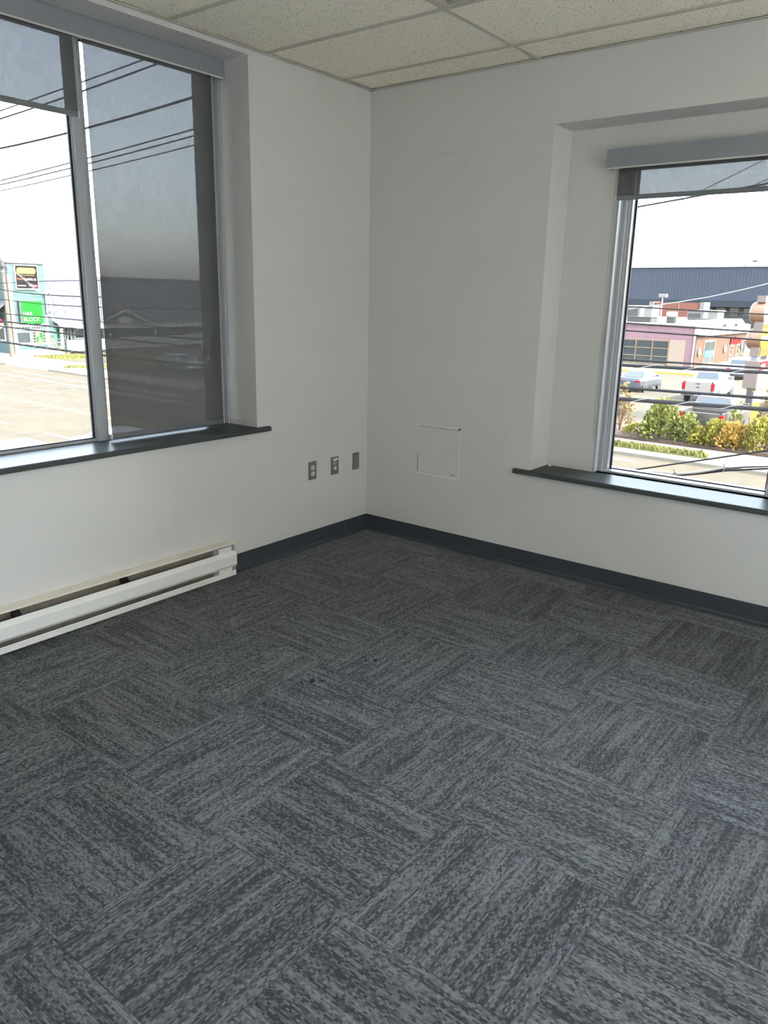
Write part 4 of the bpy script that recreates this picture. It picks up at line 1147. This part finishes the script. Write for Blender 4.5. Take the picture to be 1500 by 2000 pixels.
span('overhead_wire', 'pale wire climbing in front of the long navy building', [(20, 6.0, 1.35), (20, 4.532, 1.587), (20, 3.668, 1.745), (20, 2.723, 1.969), (20, 2.12, 2.127), (20, 0, 2.7)], 0.014, 'cable_l')
span('service_cable', 'single grey cable rising outside the right window just above its sill', [(1.8, 0.5, -0.2), (1.8, -1.148, 0.288), (1.8, -1.725, 0.46), (1.8, -2.11, 0.577), (1.8, -5, 1.5)], 0.006, cat='cable')
o = thing('service_cable', 'clipped bundle of grey service cables sagging outside the right window', 'cable', (1.8, -1.5, 0.3))
kp = [(1.8, -0.9, 0.27), (1.8, -1.398, 0.296), (1.8, -1.504, 0.303), (1.8, -1.68, 0.345), (1.8, -1.85, 0.394), (1.8, -2.0, 0.425), (1.8, -2.15, 0.455), (1.8, -5, 0.9)]
MB().tube(kp, 0.0065, 8).build('strand', M['cable'], o)
MB().tube([(x+0.01, y, z+0.018+0.006*math.sin(y*9)) for x, y, z in kp], 0.0055, 8).build('strand', M['cable_l'], o)
MB().tube([(x-0.008, y, z+0.010-0.008*math.sin(y*7)) for x, y, z in kp], 0.0045, 8).build('strand', M['cable'], o)
for y, z in ((-1.50, 0.312), (-1.845, 0.402)):
    MB().disc((1.80, y, z), (0, 1, 0.2), 0.022, 0.012, 12).build('clip', M['black'], o)
    MB().tube([(1.8, y, z+0.02), (1.8, y+0.012, z+0.042)], 0.004, 6).build('clip', M['black'], o)

# ---------------- pink and brick shop across the lot (right window)
b = thing('pink_shop', 'flat-roofed shop with a pink metal front and a tan brick side wall', 'building', (85, 25, GZ))
MB().box(75.5, 96.4, 20.45, 46, GZ, -0.62).build('block', M['pink'], b)
MB().box(75.30, 75.5, 20.40, 46, -0.56, -0.44).build('coping', M['beige'], b)
MB().box(75.5, 96.0, 20.6, 46, -0.62, -0.54).build('roof', M['trimw'], b)
MB().box(96.0, 96.4, 22.5, 46, -0.62, -0.02).build('parapet', M['trimw'], b)
def winx(x, ya, yb, za, zb, parent, rows, cols, fw=0.10):
    f = MB()
    for a in ((ya, yb, za, za+fw), (ya, yb, zb-fw, zb), (ya, ya+fw, za+fw, zb-fw), (yb-fw, yb, za+fw, zb-fw)):
        f.box(x-0.06, x+0.03, a[0], a[1], a[2], a[3])
    for k in range(1, cols): yy = ya+(yb-ya)*k/cols; f.box(x-0.05, x, yy-0.05, yy+0.05, za+fw, zb-fw)
    for k in range(1, rows): zz = za+(zb-za)*k/rows; f.box(x-0.05, x, ya+fw, yb-fw, zz-0.04, zz+0.04)
    w = f.build('window', M['mullion'], parent)
    MB().box(x-0.02, x+0.01, ya+0.05, yb-0.05, za+0.05, zb-0.05).build('pane', M['dglass'], w)
winx(75.5, 22.82, 27.9, -4.40, -1.98, b, 3, 3)
winx(75.5, 29.0, 34.0, -4.40, -1.98, b, 3, 3)
MB().box(75.44, 75.5, 21.25, 22.80, GZ, -1.92).build('panel', M['beige'], b)
MB().box(75.38, 75.5, 20.35, 20.50, GZ, -0.50).build('corner_trim', M['trimw'], b)
MB().box(75.47, 75.52, 25.06, 25.16, -1.95, -0.56).build('panel_joint', M['pink'], b)
MB().box(75.6, 94.6, 20.30, 20.45, GZ, -1.40).build('brick_wall', M['brick'], b)
MB().prism([(75.55, 19.95, -1.46), (75.55, 20.05, -1.30), (75.55, 21.1, 0.02), (75.55, 21.5, 0.02), (75.55, 21.5, -0.62), (75.55, 20.45, -1.46)], (19.2, 0, 0)).build('mansard', M['trimw'], b)
for x in (84.2, 88.6):
    MB().prism([(x, 20.3, -0.70), (x+0.5, 20.3, -0.45), (x+0.1, 20.3, -0.42)], (0, -0.3, 0)).build('floodlight', M['black'], b)
w = window(78.25, 82.1, -4.40, -1.95, 20.32, b, 2, 2, 0.18, 'dglass', 'window', 'mullion')
MB().box(78.6, 81.7, 20.22, 20.27, -3.65, -3.0).build('blue_banner', mat('blue_banner', (70, 140, 206), 0.5), w)
for x in (87.9, 90.6): window(x, x+1.25, GZ+0.2, -2.68, 20.32, b, 3, 1, 0.2, 'dglass', 'door', 'mullion')
window(93.0, 94.3, -4.0, -2.3, 20.32, b, 1, 1, 0.12, 'dglass', 'window', 'mullion')
o = thing('wall_sign', 'red lettered sign over the brick shop door', 'sign', (89.7, 20.2, -2.2))
MB().box(87.65, 91.85, 20.18, 20.30, -2.60, -2.35).build('base_bar', M['red'], o)
for k, (xa, xb, zt) in enumerate(((87.7, 88.5, -1.98), (88.65, 89.0, -2.1), (89.1, 89.4, -1.8), (89.5, 90.1, -2.08), (90.2, 90.5, -1.92), (90.6, 91.1, -2.1), (91.2, 91.8, -2.1))):
    MB().box(xa, xb, 20.14, 20.24, -2.40, zt).bev(0.05, 2).build('letter_block', M['red'], o)
for lab, x, z in (('pale oval wall light left of the big brick shop window', 76.65, -3.05), ('pale oval wall light left of the brick shop door', 85.7, -3.05), ('pale oval wall light right of the brick shop door', 92.6, -2.9)):
    o = thing('wall_light', lab, 'wall light', (x, 20.25, z), group='lights on the brick wall')
    MB().disc((x, 20.20, z), (0, 1, 0), 0.30, 0.16, 18, 0.05, 0.42).build('lens', M['sgn_w'], o)
    MB().disc((x, 20.28, z), (0, 1, 0), 0.20, 0.06, 14).build('base', M['metal'], o)
def rtu(label, x, y0, y1, z0, z1):
    o = thing('rooftop_unit', label, 'air conditioner', (x, (y0+y1)/2, z0))
    MB().box(x, x+2.4, y0, y1, z0+0.25, z1).bev(0.03, 1).build('cabinet', M['hvac'], o)
    MB().box(x-0.02, x+0.01, y0+(y1-y0)*0.55, y1-0.1, z0+0.35, z1-0.25).build('coil', M['hvacd'], o)
    MB().box(x-0.03, x+0.01, y0+(y1-y0)*0.30, y0+(y1-y0)*0.46, z0+0.3, z1-0.1).build('access_door', M['trimw'], o)
    MB().box(x+0.1, x+2.3, y0+0.1, y1-0.1, z0-0.3, z0+0.25).build('curb', M['hvacd'], o)
    MB().box(x-0.15, x+2.5, y0-0.1, y1+0.1, z1, z1+0.10).build('lid', M['trimw'], o)
    return o
rtu('boxy rooftop air conditioner near the window frame, over the pink front', 85.0, 28.3, 31.2, -0.24, 1.2)
rtu('boxy rooftop air conditioner with a dark coil, right of the mushroom vent', 85.0, 21.2, 24.4, -0.24, 0.85)
o = thing('roof_vent', 'white mushroom exhaust vent in the middle of the pink shop roof', 'roof vent', (85, 26.1, -0.54))
MB().disc((85, 26.05, 0.42), (0, 0, 1), 0.60, 0.62, 20, 0.15).build('hood', M['trimw'], o)
MB().box(84.65, 85.35, 25.65, 26.45, -0.54, 0.14).build('curb', M['hvacd'], o)
o = thing('roof_vent', 'small white pipe vent in front of the dark-coiled rooftop unit', 'roof vent', (80, 22.4, -0.54))
MB().tube([(80, 22.4, -0.54), (80, 22.4, -0.15)], 0.16, 12).build('pipe', M['trimw'], o)
MB().disc((80, 22.4, -0.08), (0, 0, 1), 0.24, 0.12, 14, 0.03).build('cap', M['trimw'], o)
o = thing('lot_light', 'tall white parking lot light rising behind the pink shop', 'light pole', (98.6, 31.95, GZ))
MB().tube([(98.6, 31.95, GZ), (98.6, 31.95, 2.3)], [0.12, 0.09], 10).build('pole', M['trimw'], o)
MB().box(98.3, 98.9, 31.4, 32.4, 2.3, 2.75).bev(0.05, 2).build('lamp_head', M['hvac'], o)
b = thing('red_brick_building', 'red brick building with pale corner piers behind the pink shop roof', 'building', (103, 30.6, GZ))
MB().box(100.2, 102.4, 27.3, 33.9, GZ, 1.72).build('brick_wall', M['redbrick'], b)
MB().box(100.0, 102.4, 33.5, 34.1, GZ, 1.80).build('pier', M['hvac'], b)
MB().box(100.0, 102.45, 27.1, 27.6, GZ, 1.80).build('pier', M['hvac'], b)
MB().box(100.15, 100.22, 30.25, 30.35, GZ, 1.72).build('joint', M['hvac'], b)
b = thing('navy_building', 'long navy ribbed-metal building filling the right window horizon', 'building', (160, 45, GZ))
MB().box(150, 200, 5, 95, 2.3, 8.15).build('upper_wall', M['navy'], b)
MB().box(149.6, 200, 5, 95, 1.15, 2.3).build('canopy_band', M['navyband'], b)
MB().box(152, 200, 6, 94, GZ, 1.15).build('lower_wall', M['hvacd'], b)
MB().box(149.8, 200.2, 4.8, 95.2, 8.15, 8.25).build('roof_edge', M['metal'], b)
for k in range(14):
    y = 24+2.4*k
    MB().box(151.9, 152.05, y, y+1.5, -0.6, 0.95).build('window', M['dglass'], b)
o = thing('roof_floodlight', 'small floodlight on the roof edge of the long navy building', 'floodlight', (151, 34.3, 8.25))
MB().tube([(151, 34.3, 8.25), (151, 34.3, 9.1)], 0.05, 6).build('post', M['metal'], o)
MB().box(150.7, 151.3, 33.7, 34.5, 9.05, 9.32).build('head', M['hvacd'], o)
MB().box(150.8, 151.2, 35.4, 35.9, 8.25, 8.6).build('ballast', M['beige'], o)

# ---------------- pylon sign by the planting bed
PX = 39.2
b = thing('pylon_sign', 'tall brown roadside pylon sign with rounded panels and a yellow face', 'sign', (PX, 6.5, GZ))
MB().box(PX-0.05, PX+0.3, 6.39, 6.68, GZ, -2.68).build('post', M['darkpost'], b)
MB().disc((PX-0.056, 6.52, -3.75), (1, 0, 0), 0.05, 0.012, 12).build('emblem', M['trimw'], b)
MB().box(PX+0.02, PX+1.6, 6.36, 6.40, -4.3, -2.75).build('poster', M['orange'], b)
MB().box(PX+0.02, PX+1.6, 6.35, 6.395, -3.35, -2.75).build('poster_top', M['trimw'], b)
MB().box(PX+0.1, PX+0.4, 6.30, 6.75, -2.68, -2.58).build('bracket', M['guard'], b)
bx = MB().box(PX, PX+2.6, 6.27, 6.95, -2.60, -1.20).bev(0.015, 1).build('reader_box', M['brown'], b)
MB().box(PX+0.04, PX+2.56, 6.235, 6.275, -2.55, -1.68).build('reader_face', M['sgn_w'], bx)
MB().box(PX+0.04, PX+2.56, 6.235, 6.275, -1.66, -1.24).build('red_header', M['red'], bx)
MB().box(PX+0.15, PX+1.1, 6.225, 6.24, -1.56, -1.36).build('header_panel', M['sgn_w'], bx)
for k in range(9):
    MB().box(PX+0.2+0.26*k, PX+0.36+0.26*k, 6.228, 6.238, -2.15, -1.98).build('letter_mark', M['hvacd'], bx)
MB().box(PX+0.1, PX+0.25, 6.45, 6.75, -1.2, -0.98).build('leg', M['metal'], b)
MB().box(PX+2.2, PX+2.35, 6.45, 6.75, -1.2, -0.98).build('leg', M['metal'], b)
MB().box(PX+0.05, PX+2.4, 6.39, 6.81, -0.98, -0.50).build('neck', M['brown'], b)
MB().box(PX+0.05, PX+2.4, 6.37, 6.80, 0.30, 0.75).build('neck', M['brown'], b)
def lozenge(zc, hz, face, name):
    """rounded sign panel: stadium outline, thick in y"""
    r = hz
    pts = []
    for k in range(17):
        a = PI/2+PI*k/16; pts.append((PX+r+r*math.cos(a)*1.0-0.15, zc+r*math.sin(a)))
    for k in range(17):
        a = -PI/2+PI*k/16; pts.append((PX+2.4-r+r*math.cos(a), zc+r*math.sin(a)))
    m = MB().prism([(x, 7.12, z) for x, z in pts], (0, -0.74, 0))
    bmesh.ops.recalc_face_normals(m.b, faces=m.b.faces)
    big = [f for f in m.b.faces if len(f.verts) > 10 and f.calc_center_median().y > 6.8]
    es = list({e for f in big for e in f.edges})
    bmesh.ops.bevel(m.b, geom=es, offset=0.28, segments=5, profile=0.5, affect='EDGES', clamp_overlap=True)
    o = m.build(name, M['tan'], b, smooth=False)
    q = [(PX+1.15+(x-PX-1.15)*0.97, 6.38, zc+(z-zc)*0.95) for x, z in pts]
    f = MB().prism(q, (0, -0.03, 0)).build('sign_face', M[face], o)
    MB().prism([(PX+0.1, 6.352, zc-0.10), (PX+2.2, 6.352, zc-0.10), (PX+2.2, 6.352, zc+0.16), (PX+0.1, 6.352, zc+0.16)], (0, -0.012, 0)).build('sign_band', M['sgn_w'], o)
    return o
lozenge(1.18, 0.56, 'sgn_w', 'sign_panel')
lozenge(-0.10, 0.52, 'yellow', 'sign_panel')
MB().box(PX, PX+1.9, 6.40, 6.81, 1.70, 2.02).build('top_panel', M['brown'], b)
for z0, z1 in ((-0.98, -0.60), (0.42, 0.62)):
    g = MB()
    for k in range(12): g.box(PX+0.15+0.19*k, PX+0.24+0.19*k, 6.34, 6.39, z0, z1)
    tag(g.build('light_slats', M['guard'], b), kind='stuff')
